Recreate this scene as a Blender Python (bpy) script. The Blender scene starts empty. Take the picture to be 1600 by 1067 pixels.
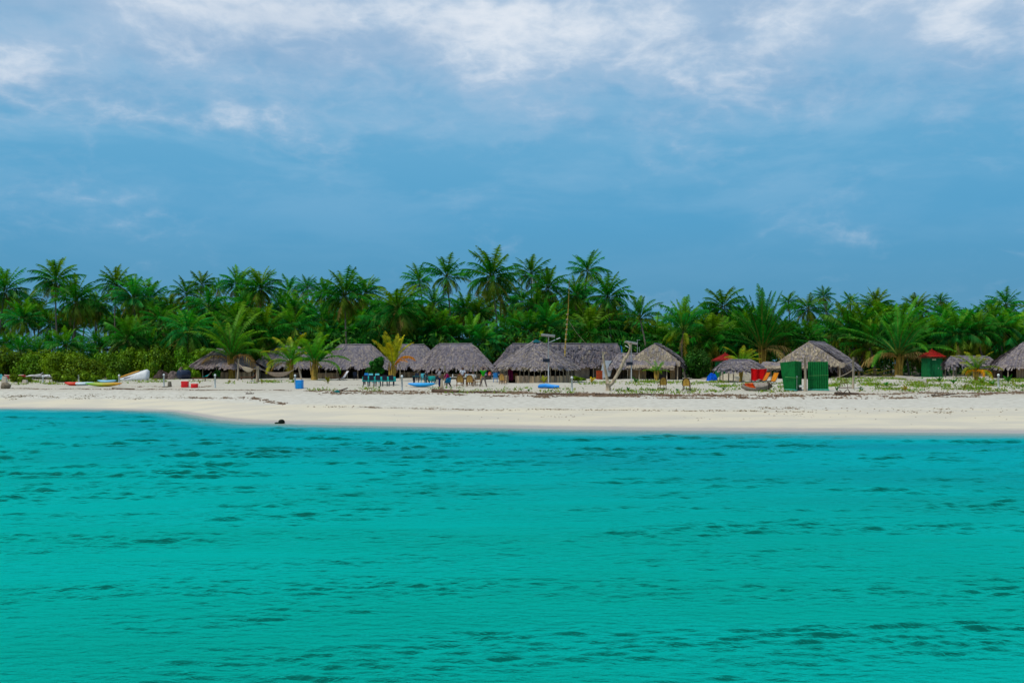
import bpy, math, random
import numpy as np
from mathutils import Vector, Matrix

SC = bpy.context.scene
COL = SC.collection
R = math.radians
PI = math.pi
rnd = random.Random(7)

# ------------------------------------------------------------------ camera
FPX, CH, HY = 1556.0, 3.8, 567.0          # focal length in photo pixels, eye height, horizon row
cam_d = bpy.data.cameras.new("camera")
cam = bpy.data.objects.new("camera", cam_d)
COL.objects.link(cam)
cam.location = (0, 0, CH)
cam.rotation_euler = (R(90), 0, 0)
cam_d.sensor_width = 36
cam_d.lens = 36 * FPX / 1600
cam_d.shift_y = (HY - 533.5) / 1600
cam_d.clip_end = 8000
SC.camera = cam

# ------------------------------------------------------------------ view, render
SC.view_settings.view_transform = 'Standard'
SC.view_settings.look = 'None'
SC.view_settings.gamma = 1
SC.view_settings.exposure = 0.0
SC.cycles.use_denoising = True
SC.cycles.max_bounces = 6
SC.cycles.transparent_max_bounces = 12
SC.cycles.volume_bounces = 0


class NT:
    """short hand for building node trees"""
    def __init__(s, tree):
        s.t = tree; s.n = tree.nodes; s.l = tree.links
        s.n.clear()

    def node(s, typ, **kw):
        nd = s.n.new(typ)
        for k, v in kw.items():
            setattr(nd, k, v)
        return nd

    def put(s, sock, v):
        if v is None: return
        if hasattr(v, 'is_output'):
            s.l.new(v, sock)
        else:
            if isinstance(v, (tuple, list)) and len(v) == 3 and sock.type == 'RGBA':
                v = (*v, 1)
            sock.default_value = v

    def m(s, op, a, b=None, c=None, clamp=False):
        nd = s.node('ShaderNodeMath', operation=op, use_clamp=clamp)
        for k, v in enumerate((a, b, c)):
            s.put(nd.inputs[k], v)
        return nd.outputs[0]

    def mix(s, f, a, b, mode='MIX'):
        nd = s.node('ShaderNodeMix', data_type='RGBA', blend_type=mode)
        s.put(nd.inputs[0], f); s.put(nd.inputs[6], a); s.put(nd.inputs[7], b)
        return nd.outputs[2]

    def step(s, x, lo, hi, a=0.0, b=1.0):
        nd = s.node('ShaderNodeMapRange', interpolation_type='SMOOTHSTEP')
        for k, v in enumerate((x, lo, hi, a, b)):
            s.put(nd.inputs[k], v)
        return nd.outputs[0]

    def noise(s, vec, scale, detail=4, rough=.55, dist=0.0):
        nd = s.node('ShaderNodeTexNoise')
        s.put(nd.inputs['Vector'], vec)
        nd.inputs['Scale'].default_value = scale
        nd.inputs['Detail'].default_value = detail
        nd.inputs['Roughness'].default_value = rough
        nd.inputs['Distortion'].default_value = dist
        return nd.outputs[0]

    def mapping(s, vec, scale=(1, 1, 1), loc=(0, 0, 0), rot=(0, 0, 0)):
        nd = s.node('ShaderNodeMapping')
        s.put(nd.inputs[0], vec)
        nd.inputs[1].default_value = loc; nd.inputs[2].default_value = rot; nd.inputs[3].default_value = scale
        return nd.outputs[0]

    def ramp(s, f, stops):
        nd = s.node('ShaderNodeValToRGB')
        cr = nd.color_ramp
        while len(cr.elements) < len(stops): cr.elements.new(.5)
        for e, (p, c) in zip(cr.elements, stops):
            e.position = p; e.color = (*c, 1)
        s.put(nd.inputs[0], f)
        return nd.outputs[0]

    def bump(s, h, strength=.5, dist=.1, normal=None):
        nd = s.node('ShaderNodeBump')
        nd.inputs['Strength'].default_value = strength
        nd.inputs['Distance'].default_value = dist
        s.put(nd.inputs['Height'], h)
        if normal is not None: s.put(nd.inputs['Normal'], normal)
        return nd.outputs[0]


# ------------------------------------------------------------------ sun + sky
SUN_EL, SUN_AZ = R(57), R(236)     # azimuth clockwise from +Y: behind the camera, to the left
sd = bpy.data.lights.new("sun", 'SUN')
sd.energy = 2.4
sd.angle = R(5)
sd.color = (1.0, .93, .80)
sun = bpy.data.objects.new("sun", sd)
COL.objects.link(sun)
sdir = Vector((math.sin(SUN_AZ) * math.cos(SUN_EL), math.cos(SUN_AZ) * math.cos(SUN_EL), math.sin(SUN_EL)))
sun.rotation_euler = sdir.to_track_quat('Z', 'Y').to_euler()
sun.location = (-30, -40, 90)

W = bpy.data.worlds.new("World")
SC.world = W
W.use_nodes = True
w = NT(W.node_tree)
gen = w.node('ShaderNodeTexCoord').outputs['Generated']
sx = w.node('ShaderNodeSeparateXYZ'); w.l.new(gen, sx.inputs[0])
az = w.m('ARCTAN2', sx.outputs[0], sx.outputs[1])
el = w.m('ARCSINE', sx.outputs[2])
# the storm-blue bank over the horizon brightening into cloud higher up
base = w.ramp(w.m('MULTIPLY', el, 1 / 1.0, clamp=True), [
    (0.0, (.090, .285, .46)), (.07, (.085, .310, .52)), (.14, (.088, .355, .605)), (.21, (.125, .405, .655)),
    (.27, (.18, .43, .675)), (.33, (.29, .48, .69)), (.37, (.36, .53, .72)), (.55, (.52, .63, .76)), (1.0, (.60, .69, .80))])
av = w.node('ShaderNodeCombineXYZ')
w.l.new(az, av.inputs[0]); w.l.new(w.m('MULTIPLY', el, 1.7), av.inputs[1])
uv = av.outputs[0]
wrp = w.node('ShaderNodeTexNoise'); wrp.inputs['Scale'].default_value = 9.0; wrp.inputs['Detail'].default_value = 3
w.l.new(uv, wrp.inputs['Vector'])
wadd = w.node('ShaderNodeVectorMath', operation='MULTIPLY_ADD')
w.l.new(wrp.outputs['Color'], wadd.inputs[0]); wadd.inputs[1].default_value = (.05, .035, 0); w.l.new(uv, wadd.inputs[2])
uw = wadd.outputs[0]
n1 = w.noise(uw, 6.5, 10, .56, .1)
n2 = w.noise(w.mapping(uw, (1, 2.3, 1), (3.1, 1.7, 0)), 4.6, 9, .54, .3)
n3 = w.noise(w.mapping(uw, (1, 1.15, 1), (7.7, 2.2, 5)), 26.0, 8, .66, .1)
puff = w.m('ABSOLUTE', w.m('SUBTRACT', w.noise(w.mapping(uw, (1, 1.2, 1), (1.2, 9.2, 2)), 17.0, 6, .55), .5))


def blob(px, py, rx, ry, amp):
    a0 = math.atan((px - 800) / FPX); e0 = math.atan((HY - py) / FPX)
    u = w.m('DIVIDE', w.m('SUBTRACT', az, a0), rx / FPX)
    v = w.m('DIVIDE', w.m('SUBTRACT', el, e0), ry / FPX)
    q = w.m('ADD', w.m('MULTIPLY', u, u), w.m('MULTIPLY', v, v))
    return w.m('MULTIPLY', w.m('EXPONENT', w.m('MULTIPLY', q, -1.0)), amp)


tot = None
for b in [(470, 38, 75, 34, .34), (40, 145, 120, 45, .30), (150, 205, 260, 26, .16), (225, 55, 105, 60, .26), (320, 195, 130, 30, .12), (500, 110, 160, 40, .10),
          (300, 0, 130, 50, .28), (850, 40, 190, 55, .34), (1225, 85, 70, 40, .22), (1310, 30, 90, 45, .24), (1430, 50, 120, 60, .28), (1040, 70, 260, 40, .14), (880, 110, 200, 35, .08),
          (1560, 75, 100, 75, .30), (745, 110, 70, 40, .16), (640, 20, 160, 50, .20), (1030, 15, 150, 40, .20),
          (1150, 180, 300, 40, .08), (1110, 40, 40, 40, -.22), (90, 60, 60, 50, -.12), (400, 110, 80, 30, -.05)]:
    g = blob(*b)
    tot = g if tot is None else w.m('ADD', tot, g)
dens = w.m('ADD', w.m('ADD', tot, w.m('MULTIPLY', w.m('SUBTRACT', n1, .5), 1.15)),
           w.m('ADD', w.m('MULTIPLY', w.m('SUBTRACT', n3, .5), .30), w.m('MULTIPLY', w.m('SUBTRACT', .10, puff), .85)))
hi = w.step(el, .17, .35, -.16, .20)
cl = w.step(w.m('ADD', dens, hi), -.10, .46)
wisp = w.m('MULTIPLY', w.step(w.m('ADD', n2, w.m('MULTIPLY', w.m('SUBTRACT', n3, .5), .16)), .38, .68), w.step(el, .08, .24, .05, .46))
colr = w.mix(wisp, base, (.33, .55, .76))
colr = w.mix(w.m('MULTIPLY', cl, .88), colr, w.mix(w.step(dens, .16, .60), (.40, .555, .745), (.84, .885, .95)))
dark = w.m('MULTIPLY', w.step(n2, .54, .32), w.step(el, .17, .32, 0, .30))
colr = w.mix(dark, colr, (.17, .36, .60))
nish = w.node('ShaderNodeTexSky', sky_type='NISHITA', sun_disc=False)
nish.sun_elevation = SUN_EL
nish.sun_rotation = SUN_AZ
bg1 = w.node('ShaderNodeBackground'); w.l.new(nish.outputs[0], bg1.inputs[0]); bg1.inputs[1].default_value = .06
bg2 = w.node('ShaderNodeBackground'); w.l.new(colr, bg2.inputs[0]); bg2.inputs[1].default_value = 1.0
ms = w.node('ShaderNodeMixShader'); ms.inputs[0].default_value = .93
w.l.new(bg1.outputs[0], ms.inputs[1]); w.l.new(bg2.outputs[0], ms.inputs[2])
wo = w.node('ShaderNodeOutputWorld'); w.l.new(ms.outputs[0], wo.inputs[0])


# ------------------------------------------------------------------ terrain heights
SXp = [-400, -60, -43, -33, -26.5, -22.5, -19.5, -16.5, -12.5, -8, 3.6, 27.4, 60, 400]
SYp = [120, 85, 83.5, 81.5, 78, 71.5, 66.5, 63.3, 61.6, 60.2, 56.8, 53.8, 51, 40]
BXp = [-400, -43, -28, -18, -8, 5, 27, 60, 400]
BYp = [128, 91, 89, 85, 81, 79, 78, 77, 70]


def gz(X, Y):
    S = np.interp(X, SXp, SYp); B = np.interp(X, BXp, BYp)
    X = np.asarray(X, float); Y = np.asarray(Y, float)
    u = (Y - S) / (B - S)
    beach = 1.32 * (u * .75 + .25 * u * u)
    sea = np.maximum((Y - S) * .062, -3.0 - .0005 * np.abs(Y - S))
    q = np.clip((Y - B) / 9.0, 0, 1)
    inland = 1.32 + .36 * q * q * (3 - 2 * q)
    bump = (.05 * np.sin(X * .55 + Y * .35) * np.sin(Y * .5 - X * .21) + .035 * np.sin(X * 1.3 + 1) * np.sin(Y * 1.1 + X * .2))
    bump = bump * np.clip((Y - B + 4) / 8, 0, 1)
    rise = np.clip((X - 26) / 14, 0, 1) * np.clip((Y - 88) / 12, 0, 1) * .25
    z = np.where(u < 0, sea, np.where(u < 1, beach, inland + rise)) + bump
    return z


def g(x, y): return float(gz(x, y))


def at(px, py, lim=240):
    """the point of the ground seen at photo pixel (px, py)"""
    D = 46.0; stp = .5
    while D < lim:
        x = (px - 800) / FPX * D
        if HY + (CH - g(x, D)) * FPX / D <= py: break
        D += stp
    for k in range(5):
        stp /= 2; x = (px - 800) / FPX * D
        D += -stp if HY + (CH - g(x, D)) * FPX / D <= py else stp
    x = (px - 800) / FPX * D
    return Vector((x, D, g(x, D)))


def P(px, py, D): return Vector(((px - 800) / FPX * D, D, CH + (HY - py) * D / FPX))
def GX(px, D):
    x = (px - 800) / FPX * D
    return Vector((x, D, g(x, D)))


# ------------------------------------------------------------------ mesh building
class MB:
    def __init__(s):
        s.v = []; s.f = []; s.mi = []; s.t = []

    def pts(s, ps):
        k = len(s.v)
        s.v.extend([tuple(p) for p in ps])
        return k

    def face(s, ids, m=0, t=(1, 1, 1)):
        s.f.append(tuple(ids)); s.mi.append(m); s.t.append(t)

    def poly(s, ps, m=0, t=(1, 1, 1)):
        k = s.pts(ps); s.face(range(k, k + len(ps)), m, t)

    def box(s, c, size, m=0, t=(1, 1, 1), rot=None, taper=1.0):
        hx, hy, hz = size[0] / 2, size[1] / 2, size[2] / 2
        M = rot.to_3x3() if rot is not None else None
        ps = []
        for z in (-1, 1):
            k = taper if z > 0 else 1
            for x, y in ((-1, -1), (1, -1), (1, 1), (-1, 1)):
                p = Vector((x * hx * k, y * hy * k, z * hz))
                if M is not None: p = M @ p
                ps.append(p + Vector(c))
        k = s.pts(ps)
        for q in ((3, 2, 1, 0), (4, 5, 6, 7), (0, 1, 5, 4), (1, 2, 6, 5), (2, 3, 7, 6), (3, 0, 4, 7)):
            s.face([k + a for a in q], m, t)

    def tube(s, ps, rs, n=6, m=0, t=(1, 1, 1), cap=True):
        ps = [Vector(p) for p in ps]
        if not hasattr(rs, '__len__'): rs = [rs] * len(ps)
        rings = []
        up0 = Vector((0, 0, 1))
        for i, p in enumerate(ps):
            d = (ps[min(i + 1, len(ps) - 1)] - ps[max(i - 1, 0)]).normalized()
            ref = up0 if abs(d.z) < .92 else Vector((0, 1, 0))
            a = d.cross(ref).normalized(); b = d.cross(a).normalized()
            rings.append(s.pts([p + (a * math.cos(2 * PI * j / n) + b * math.sin(2 * PI * j / n)) * rs[i] for j in range(n)]))
        for i in range(len(ps) - 1):
            for j in range(n):
                s.face([rings[i] + j, rings[i] + (j + 1) % n, rings[i + 1] + (j + 1) % n, rings[i + 1] + j], m, t)
        if cap:
            s.face([rings[0] + j for j in range(n)], m, t); s.face([rings[-1] + n - 1 - j for j in range(n)], m, t)

    def ball(s, c, r, nu=10, nv=6, m=0, t=(1, 1, 1), jit=0.0, seed=0):
        rr = random.Random(seed)
        c = Vector(c)
        if not hasattr(r, '__len__'): r = (r, r, r)
        rows = []
        for i in range(nv + 1):
            a = PI * i / nv - PI / 2
            if i in (0, nv):
                rows.append([s.pts([c + Vector((0, 0, r[2] * math.sin(a)))])] * nu)
            else:
                k = s.pts([c + Vector((r[0] * math.cos(a) * math.cos(2 * PI * j / nu), r[1] * math.cos(a) * math.sin(2 * PI * j / nu),
                                       r[2] * math.sin(a))) * (1 + rr.uniform(-jit, jit)) for j in range(nu)])
                rows.append([k + j for j in range(nu)])
        for i in range(nv):
            for j in range(nu):
                q = [rows[i][j], rows[i][(j + 1) % nu], rows[i + 1][(j + 1) % nu], rows[i + 1][j]]
                q2 = []
                for a in q:
                    if a not in q2: q2.append(a)
                s.face(q2, m, t)

    def grid(s, fn, nu, nv, m=0, t=(1, 1, 1), closed=False):
        """fn(u,v) -> point, optional thick sheets are made by calling twice"""
        k = s.pts([fn(i / nu, j / nv) for j in range(nv + 1) for i in range(nu + (0 if closed else 1))])
        W_ = nu if closed else nu + 1
        for j in range(nv):
            for i in range(nu):
                a = k + j * W_ + i; b = k + j * W_ + (i + 1) % W_
                tt = t(i / nu, j / nv) if callable(t) else t
                s.face([a, b, b + W_, a + W_], m, tt)

    def loft(s, secs, m=0, t=(1, 1, 1), cap=True):
        """secs: list of rings (same length)"""
        ks = [s.pts(r) for r in secs]; n = len(secs[0])
        for i in range(len(secs) - 1):
            tt = t(i / (len(secs) - 1)) if callable(t) else t
            for j in range(n):
                s.face([ks[i] + j, ks[i] + (j + 1) % n, ks[i + 1] + (j + 1) % n, ks[i + 1] + j], m, tt)
        if cap:
            t0 = t(0) if callable(t) else t; t1 = t(1) if callable(t) else t
            s.face([ks[0] + n - 1 - j for j in range(n)], m, t0); s.face([ks[-1] + j for j in range(n)], m, t1)

    def mesh(s, name, mats, smooth=False):
        me = bpy.data.meshes.new(name)
        me.from_pydata(s.v, [], s.f)
        for mt in (mats if isinstance(mats, (list, tuple)) else [mats]): me.materials.append(mt)
        if s.f:
            me.polygons.foreach_set('material_index', s.mi)
            if smooth: me.polygons.foreach_set('use_smooth', [True] * len(s.f))
            at_ = me.attributes.new('tint', 'FLOAT_COLOR', 'FACE')
            at_.data.foreach_set('color', [c for t in s.t for c in (*t, 1.0)])
        me.update()
        return me

    def build(s, name, mats, parent=None, loc=None, rotz=0.0, smooth=False):
        return link(name, s.mesh(name, mats, smooth), parent, loc, rotz)


def link(name, me, parent=None, loc=None, rotz=0.0):
    o = bpy.data.objects.new(name, me)
    COL.objects.link(o)
    if parent is not None: o.parent = parent
    if loc is not None: o.location = loc
    if rotz: o.rotation_euler = (0, 0, rotz)
    return o


def tag(o, label=None, cat=None, group=None, kind=None):
    if label: o['label'] = label
    if cat: o['category'] = cat
    if group: o['group'] = group
    if kind: o['kind'] = kind
    return o


def thing(name, label, cat, loc=(0, 0, 0), rotz=0.0, group=None):
    o = bpy.data.objects.new(name, None)
    COL.objects.link(o)
    o.empty_display_size = .3
    o.location = loc
    o.rotation_euler = (0, 0, rotz)
    return tag(o, label, cat, group)


def copy_thing(src, loc, rotz=0.0, label=None, group=None):
    r = src.copy(); COL.objects.link(r)
    r.location = loc; r.rotation_euler = (0, 0, rotz)
    if label: r['label'] = label
    if group: r['group'] = group
    for ch in list(src.children):
        c = ch.copy(); COL.objects.link(c); c.parent = r
        for gr in list(ch.children):
            d = gr.copy(); COL.objects.link(d); d.parent = c
    return r


def sc(c, k): return tuple(x * k for x in c)


# ------------------------------------------------------------------ materials
def mat_new(name):
    m = bpy.data.materials.new(name); m.use_nodes = True
    return m, NT(m.node_tree)


def out(n, sh):
    o = n.node('ShaderNodeOutputMaterial'); n.l.new(sh, o.inputs[0])
    return o


def mat(name, c, c2=None, rough=.8, scale=6.0, stretch=(1, 1, 1), bump=.25, spec=.25, tint=False, amount=1.0, metallic=0.0):
    m, n = mat_new(name)
    co = n.mapping(n.node('ShaderNodeTexCoord').outputs['Object'], stretch)
    f = n.noise(co, scale, 5, .6)
    if c2 is None: c2 = tuple(x * .62 for x in c)
    col = n.mix(n.m('MULTIPLY', n.step(f, .36, .66), amount), c, c2)
    if tint:
        a = n.node('ShaderNodeAttribute', attribute_name='tint')
        col = n.mix(1.0, col, a.outputs[0], 'MULTIPLY')
    p = n.node('ShaderNodeBsdfPrincipled')
    n.put(p.inputs['Base Color'], col)
    p.inputs['Roughness'].default_value = rough
    p.inputs['Specular IOR Level'].default_value = spec
    p.inputs['Metallic'].default_value = metallic
    if bump: n.put(p.inputs['Normal'], n.bump(f, bump, .05))
    out(n, p.outputs[0])
    return m


def leaf_mat(name, trans=.35, gloss=.05, var=.5):
    m, n = mat_new(name)
    a = n.node('ShaderNodeAttribute', attribute_name='tint').outputs[0]
    oi = n.node('ShaderNodeObjectInfo')
    f = n.noise(n.node('ShaderNodeTexCoord').outputs['Object'], 1.3, 3, .6)
    hue = n.node('ShaderNodeHueSaturation')
    n.put(hue.inputs['Color'], a)
    n.put(hue.inputs['Value'], n.m('MULTIPLY', n.step(f, .3, .7, 1 - var * .6, 1 + var * .7), n.m('MULTIPLY_ADD', oi.outputs['Random'], .5, .75)))
    n.put(hue.inputs['Hue'], n.m('MULTIPLY_ADD', oi.outputs['Random'], .03, .487))
    d = n.node('ShaderNodeBsdfDiffuse'); n.put(d.inputs[0], hue.outputs[0])
    t = n.node('ShaderNodeBsdfTranslucent'); n.put(t.inputs[0], n.mix(1.0, hue.outputs[0], (1.25, 1.15, .5), 'MULTIPLY'))
    gl = n.node('ShaderNodeBsdfGlossy'); gl.inputs['Roughness'].default_value = .45; gl.inputs[0].default_value = (.45, .8, .25, 1)
    x = n.node('ShaderNodeMixShader'); x.inputs[0].default_value = trans
    n.l.new(d.outputs[0], x.inputs[1]); n.l.new(t.outputs[0], x.inputs[2])
    y = n.node('ShaderNodeMixShader'); y.inputs[0].default_value = gloss
    n.l.new(x.outputs[0], y.inputs[1]); n.l.new(gl.outputs[0], y.inputs[2])
    out(n, y.outputs[0])
    return m


LEAF = leaf_mat('palm_leaf', .38, .025, .6)
SHRUB = leaf_mat('shrub_leaf', .30, .04, .6)
DRY = leaf_mat('dry_leaf', .25, .02, .4)
TRUNK = mat('palm_trunk', (.20, .17, .135), (.10, .085, .07), .9, 4, (1, 1, 3.5), .5)
STEM = mat('young_palm_stem', (.36, .24, .035), (.20, .12, .02), .8, 5, (1, 1, .4), .4)
THATCH = mat('thatch', (1, 1, 1), (.60, .58, .58), .95, 7, (1, 1, 1), .8, .05, tint=True)
REED = mat('reed_matting', (.62, .52, .42), (.36, .30, .24), .9, 9, (1, 1, .12), .6, .1, tint=True)
POLE = mat('weathered_pole', (.40, .33, .24), (.22, .175, .12), .85, 8, (1, 1, .2), .4, .15)
DRIFT = mat('driftwood', (.47, .38, .27), (.26, .20, .13), .85, 5, (1, 1, .4), .5, .15)
DARKW = mat('dark_wood', (.085, .052, .034), (.04, .026, .02), .85, 6, (1, 1, .3), .4)
WHITE = mat('white_paint', (.78, .79, .78), (.60, .62, .61), .55, 5, bump=.1)
CONC = mat('painted_concrete', (.62, .64, .62), (.42, .44, .43), .8, 5, bump=.2)
EARTH = mat('mud_wall', (.33, .27, .20), (.20, .16, .125), .95, 1.6, bump=.5, spec=.05)
TINT = mat('tinted_plastic', (1, 1, 1), (.82, .82, .82), .42, 3, bump=.05, spec=.4, tint=True)
CLOTH = mat('tinted_cloth', (1, 1, 1), (.72, .72, .72), .92, 5, bump=.35, spec=.05, tint=True)
WOODT = mat('tinted_wood', (1, 1, 1), (.6, .56, .52), .75, 8, (1, 1, .3), .35, .2, tint=True)
METAL = mat('grey_metal', (.42, .44, .45), (.30, .31, .32), .5, 5, bump=.1)
BLACKP = mat('dark_plastic_and_shade', (.012, .02, .04), (.008, .012, .02), .5, 5, bump=.05)
SOLAR = mat('solar_cells', (.34, .38, .42), (.24, .28, .33), .25, 12, bump=0, spec=.6)
STONE = mat('rough_stone', (.24, .19, .13), (.13, .10, .07), .95, 4, bump=.8)
SKIN = mat('skin', (.24, .115, .06), (.20, .095, .05), .6, 8, bump=.05)
HAIR = mat('black_hair', (.010, .008, .008), None, .6, 20, bump=.2)


def corr_mat():
    m, n = mat_new('green_sheet')
    p = n.node('ShaderNodeBsdfPrincipled')
    f = n.noise(n.node('ShaderNodeTexCoord').outputs['Object'], 3.0, 5, .6)
    n.put(p.inputs['Base Color'], n.mix(n.step(f, .4, .7), (.002, .15, .028), (.002, .10, .02)))
    p.inputs['Roughness'].default_value = .5; p.inputs['Specular IOR Level'].default_value = .2
    out(n, p.outputs[0])
    return m


GREENSHEET = corr_mat()


def sand_mat():
    m, n = mat_new('sand')
    pos = n.node('ShaderNodeNewGeometry').outputs['Position']
    z = n.node('ShaderNodeSeparateXYZ'); n.l.new(pos, z.inputs[0])
    big = n.noise(n.mapping(pos, (.35, .9, .5)), .5, 5, .6)
    mid = n.noise(pos, 2.2, 6, .62)
    fine = n.noise(pos, 14, 4, .6)
    zz = n.m('ADD', z.outputs[2], n.m('MULTIPLY_ADD', big, .36, -.18))
    wetz = n.m('ADD', z.outputs[2], n.m('MULTIPLY_ADD', mid, .06, -.03))
    lower = n.mix(n.step(big, .4, .62), (.64, .57, .43), (.56, .51, .41))
    upper = n.mix(n.step(mid, .38, .66), (.60, .565, .485), (.50, .465, .39))
    c = n.mix(n.step(zz, .56, .74), lower, upper)
    rough_zone = n.step(zz, 1.12, 1.40)
    back = n.mix(n.step(fine, .40, .62), (.57, .52, .43), (.40, .345, .26))
    back = n.mix(n.step(big, .45, .6), back, (.50, .46, .37))
    c = n.mix(n.m('MULTIPLY', rough_zone, .75), c, back)
    # leaf litter and soil under the grove
    soil = n.step(z.outputs[1], 128, 150)
    c = n.mix(n.m('MULTIPLY', soil, .9), c, n.mix(mid, (.10, .085, .05), (.05, .055, .025)))
    wet = n.step(wetz, .13, .04)
    c = n.mix(wet, c, n.mix(mid, (.40, .35, .30), (.47, .41, .34)))
    p = n.node('ShaderNodeBsdfPrincipled')
    n.put(p.inputs['Base Color'], c)
    n.put(p.inputs['Roughness'], n.m('MULTIPLY_ADD', wet, -.55, .92))
    p.inputs['Specular IOR Level'].default_value = .25
    h = n.m('ADD', n.m('MULTIPLY', mid, 1.0), n.m('MULTIPLY', fine, .35))
    bm = n.bump(n.m('MULTIPLY', h, n.step(zz, .1, 1.3, .15, 1.0)), .8, .16)
    n.put(p.inputs['Normal'], bm)
    out(n, p.outputs[0])
    return m


def water_mat():
    m, n = mat_new('sea_water')
    pos = n.node('ShaderNodeNewGeometry').outputs['Position']
    dep = n.node('ShaderNodeAttribute', attribute_name='depth').outputs['Fac']
    # the waves are modelled; only the finest ripple is a bump
    r1 = n.noise(n.mapping(pos, (3.0, 6.5, 1), rot=(0, 0, R(6))), 1.0, 5, .62, .2)
    nb = n.bump(r1, 1.0, .055)
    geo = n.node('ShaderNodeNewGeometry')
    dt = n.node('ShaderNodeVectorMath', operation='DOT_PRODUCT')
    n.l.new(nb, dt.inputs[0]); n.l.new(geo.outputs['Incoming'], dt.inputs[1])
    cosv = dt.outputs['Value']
    # Fresnel contrast painted into the diffuse colour: dark facing the viewer, bright when glancing
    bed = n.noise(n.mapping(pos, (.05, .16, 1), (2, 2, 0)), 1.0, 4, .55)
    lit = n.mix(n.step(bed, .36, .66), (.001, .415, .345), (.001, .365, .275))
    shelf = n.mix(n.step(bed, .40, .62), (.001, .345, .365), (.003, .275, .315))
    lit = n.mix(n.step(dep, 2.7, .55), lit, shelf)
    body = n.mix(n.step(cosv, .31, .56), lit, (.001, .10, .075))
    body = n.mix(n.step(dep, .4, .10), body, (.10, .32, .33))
    d = n.node('ShaderNodeBsdfDiffuse'); n.put(d.inputs[0], body)
    gl = n.node('ShaderNodeBsdfGlossy'); gl.inputs['Roughness'].default_value = .12
    gl.inputs[0].default_value = (.10, .80, .86, 1)
    n.put(gl.inputs['Normal'], nb)
    fr = n.node('ShaderNodeFresnel'); fr.inputs[0].default_value = 1.33; n.put(fr.inputs['Normal'], nb)
    mx = n.node('ShaderNodeMixShader'); n.put(mx.inputs[0], n.m('MULTIPLY', fr.outputs[0], .40, clamp=True))
    n.l.new(d.outputs[0], mx.inputs[1]); n.l.new(gl.outputs[0], mx.inputs[2])
    tr = n.node('ShaderNodeBsdfTransparent'); tr.inputs[0].default_value = (.86, .97, .96, 1)
    m2 = n.node('ShaderNodeMixShader'); n.put(m2.inputs[0], n.step(dep, .0, .26, .10, 1.0))
    n.l.new(tr.outputs[0], m2.inputs[1]); n.l.new(mx.outputs[0], m2.inputs[2])
    out(n, m2.outputs[0])
    return m


# ------------------------------------------------------------------ setting: beach, sea
def grid_obj(name, xs, ys, zfn, mt, attr=None):
    Xg, Yg = np.meshgrid(xs, ys)
    Zg = zfn(Xg, Yg)
    nx, ny = len(xs), len(ys)
    me = bpy.data.meshes.new(name)
    co = np.stack([Xg, Yg, Zg], -1).reshape(-1, 3).astype(np.float32)
    i = np.arange(nx * ny).reshape(ny, nx)
    q = np.stack([i[:-1, :-1], i[:-1, 1:], i[1:, 1:], i[1:, :-1]], -1).reshape(-1, 4).astype(np.int32)
    me.vertices.add(len(co)); me.vertices.foreach_set('co', co.ravel())
    me.loops.add(q.size); me.loops.foreach_set('vertex_index', q.ravel())
    me.polygons.add(len(q)); me.polygons.foreach_set('loop_start', np.arange(0, q.size, 4, dtype=np.int32))
    me.polygons.foreach_set('use_smooth', np.ones(len(q), bool))
    me.update(calc_edges=True); me.validate()
    me.materials.append(mt)
    if attr is not None:
        a = me.attributes.new(attr[0], 'FLOAT', 'POINT')
        a.data.foreach_set('value', attr[1](Xg, Yg).ravel().astype(np.float32))
    o = bpy.data.objects.new(name, me); COL.objects.link(o)
    return o


def spread(near, far, step, grow):
    a = list(np.arange(0, near, step)); st = step
    while a[-1] < far:
        st *= grow; a.append(a[-1] + st)
    a = np.array(a)
    return np.concatenate([-a[::-1][:-1], a])


ys = np.concatenate([np.arange(-60, 45, 5), np.arange(45, 125, .3), np.arange(125, 250, 5), [270, 330, 450, 700, 1200, 2500, 5000]])
go = grid_obj('beach', spread(48, 4000, .4, 1.25), ys, gz, sand_mat())
tag(go, kind='structure')


def wave_z(X, Y):
    r = np.random.RandomState(4)
    z = np.zeros_like(X)

    def low(sx_, sy_, n=7):
        e = np.zeros_like(X)
        for _ in range(n):
            kx, ky = r.normal(0, sx_), r.normal(0, sy_)
            e += np.sin(kx * X + ky * Y + r.rand() * 6.28 + 1.2 * np.sin(X * sx_ * .5 + Y * sy_ * .37 + r.rand() * 6))
        return e / math.sqrt(n / 2)

    gust = np.clip(1.0 + .20 * low(.10, .22), .6, 1.5)
    grp = np.clip(.80 + .42 * low(.55, 1.7, 9), .15, 1.6)
    row = np.maximum(.036, np.abs(Y) * .0024)
    calm = np.clip((np.abs(Y) - 8) / 22, 0, 1) * .45 + .55
    N = 120
    for k in range(N):
        lam = .15 * (5.0 / .15) ** (k / (N - 1)) * (1 + .06 * r.normal())
        th = PI / 2 + r.normal(.03, .34 if lam < 1.4 else .20)
        slope = 0.074 if lam < .38 else .056 if lam < .7 else .034 if lam < 1.3 else .012
        a = slope * lam / (2 * PI) * (.6 + .8 * r.rand())
        f = np.clip((lam - 2.2 * row) / (1.3 * row), 0, 1)
        if lam < 1.3: f = f * gust * grp * calm
        if lam > .38: f = f * np.clip(.34 + .86 * (np.abs(Y) - 13) / 22, .34, 1.22)
        ph = r.rand() * 6.28
        z += a * f * np.sin(2 * PI / lam * (X * math.cos(th) + Y * math.sin(th)) + ph + .9 * np.sin(.33 / lam * X + .21 / lam * Y + ph * 3))
    S = np.interp(X, SXp, SYp)
    return z * np.clip((S - Y) / 4.5, .05, 1) * np.clip((np.abs(Y) - 2) / 5, .2, 1)


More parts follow.
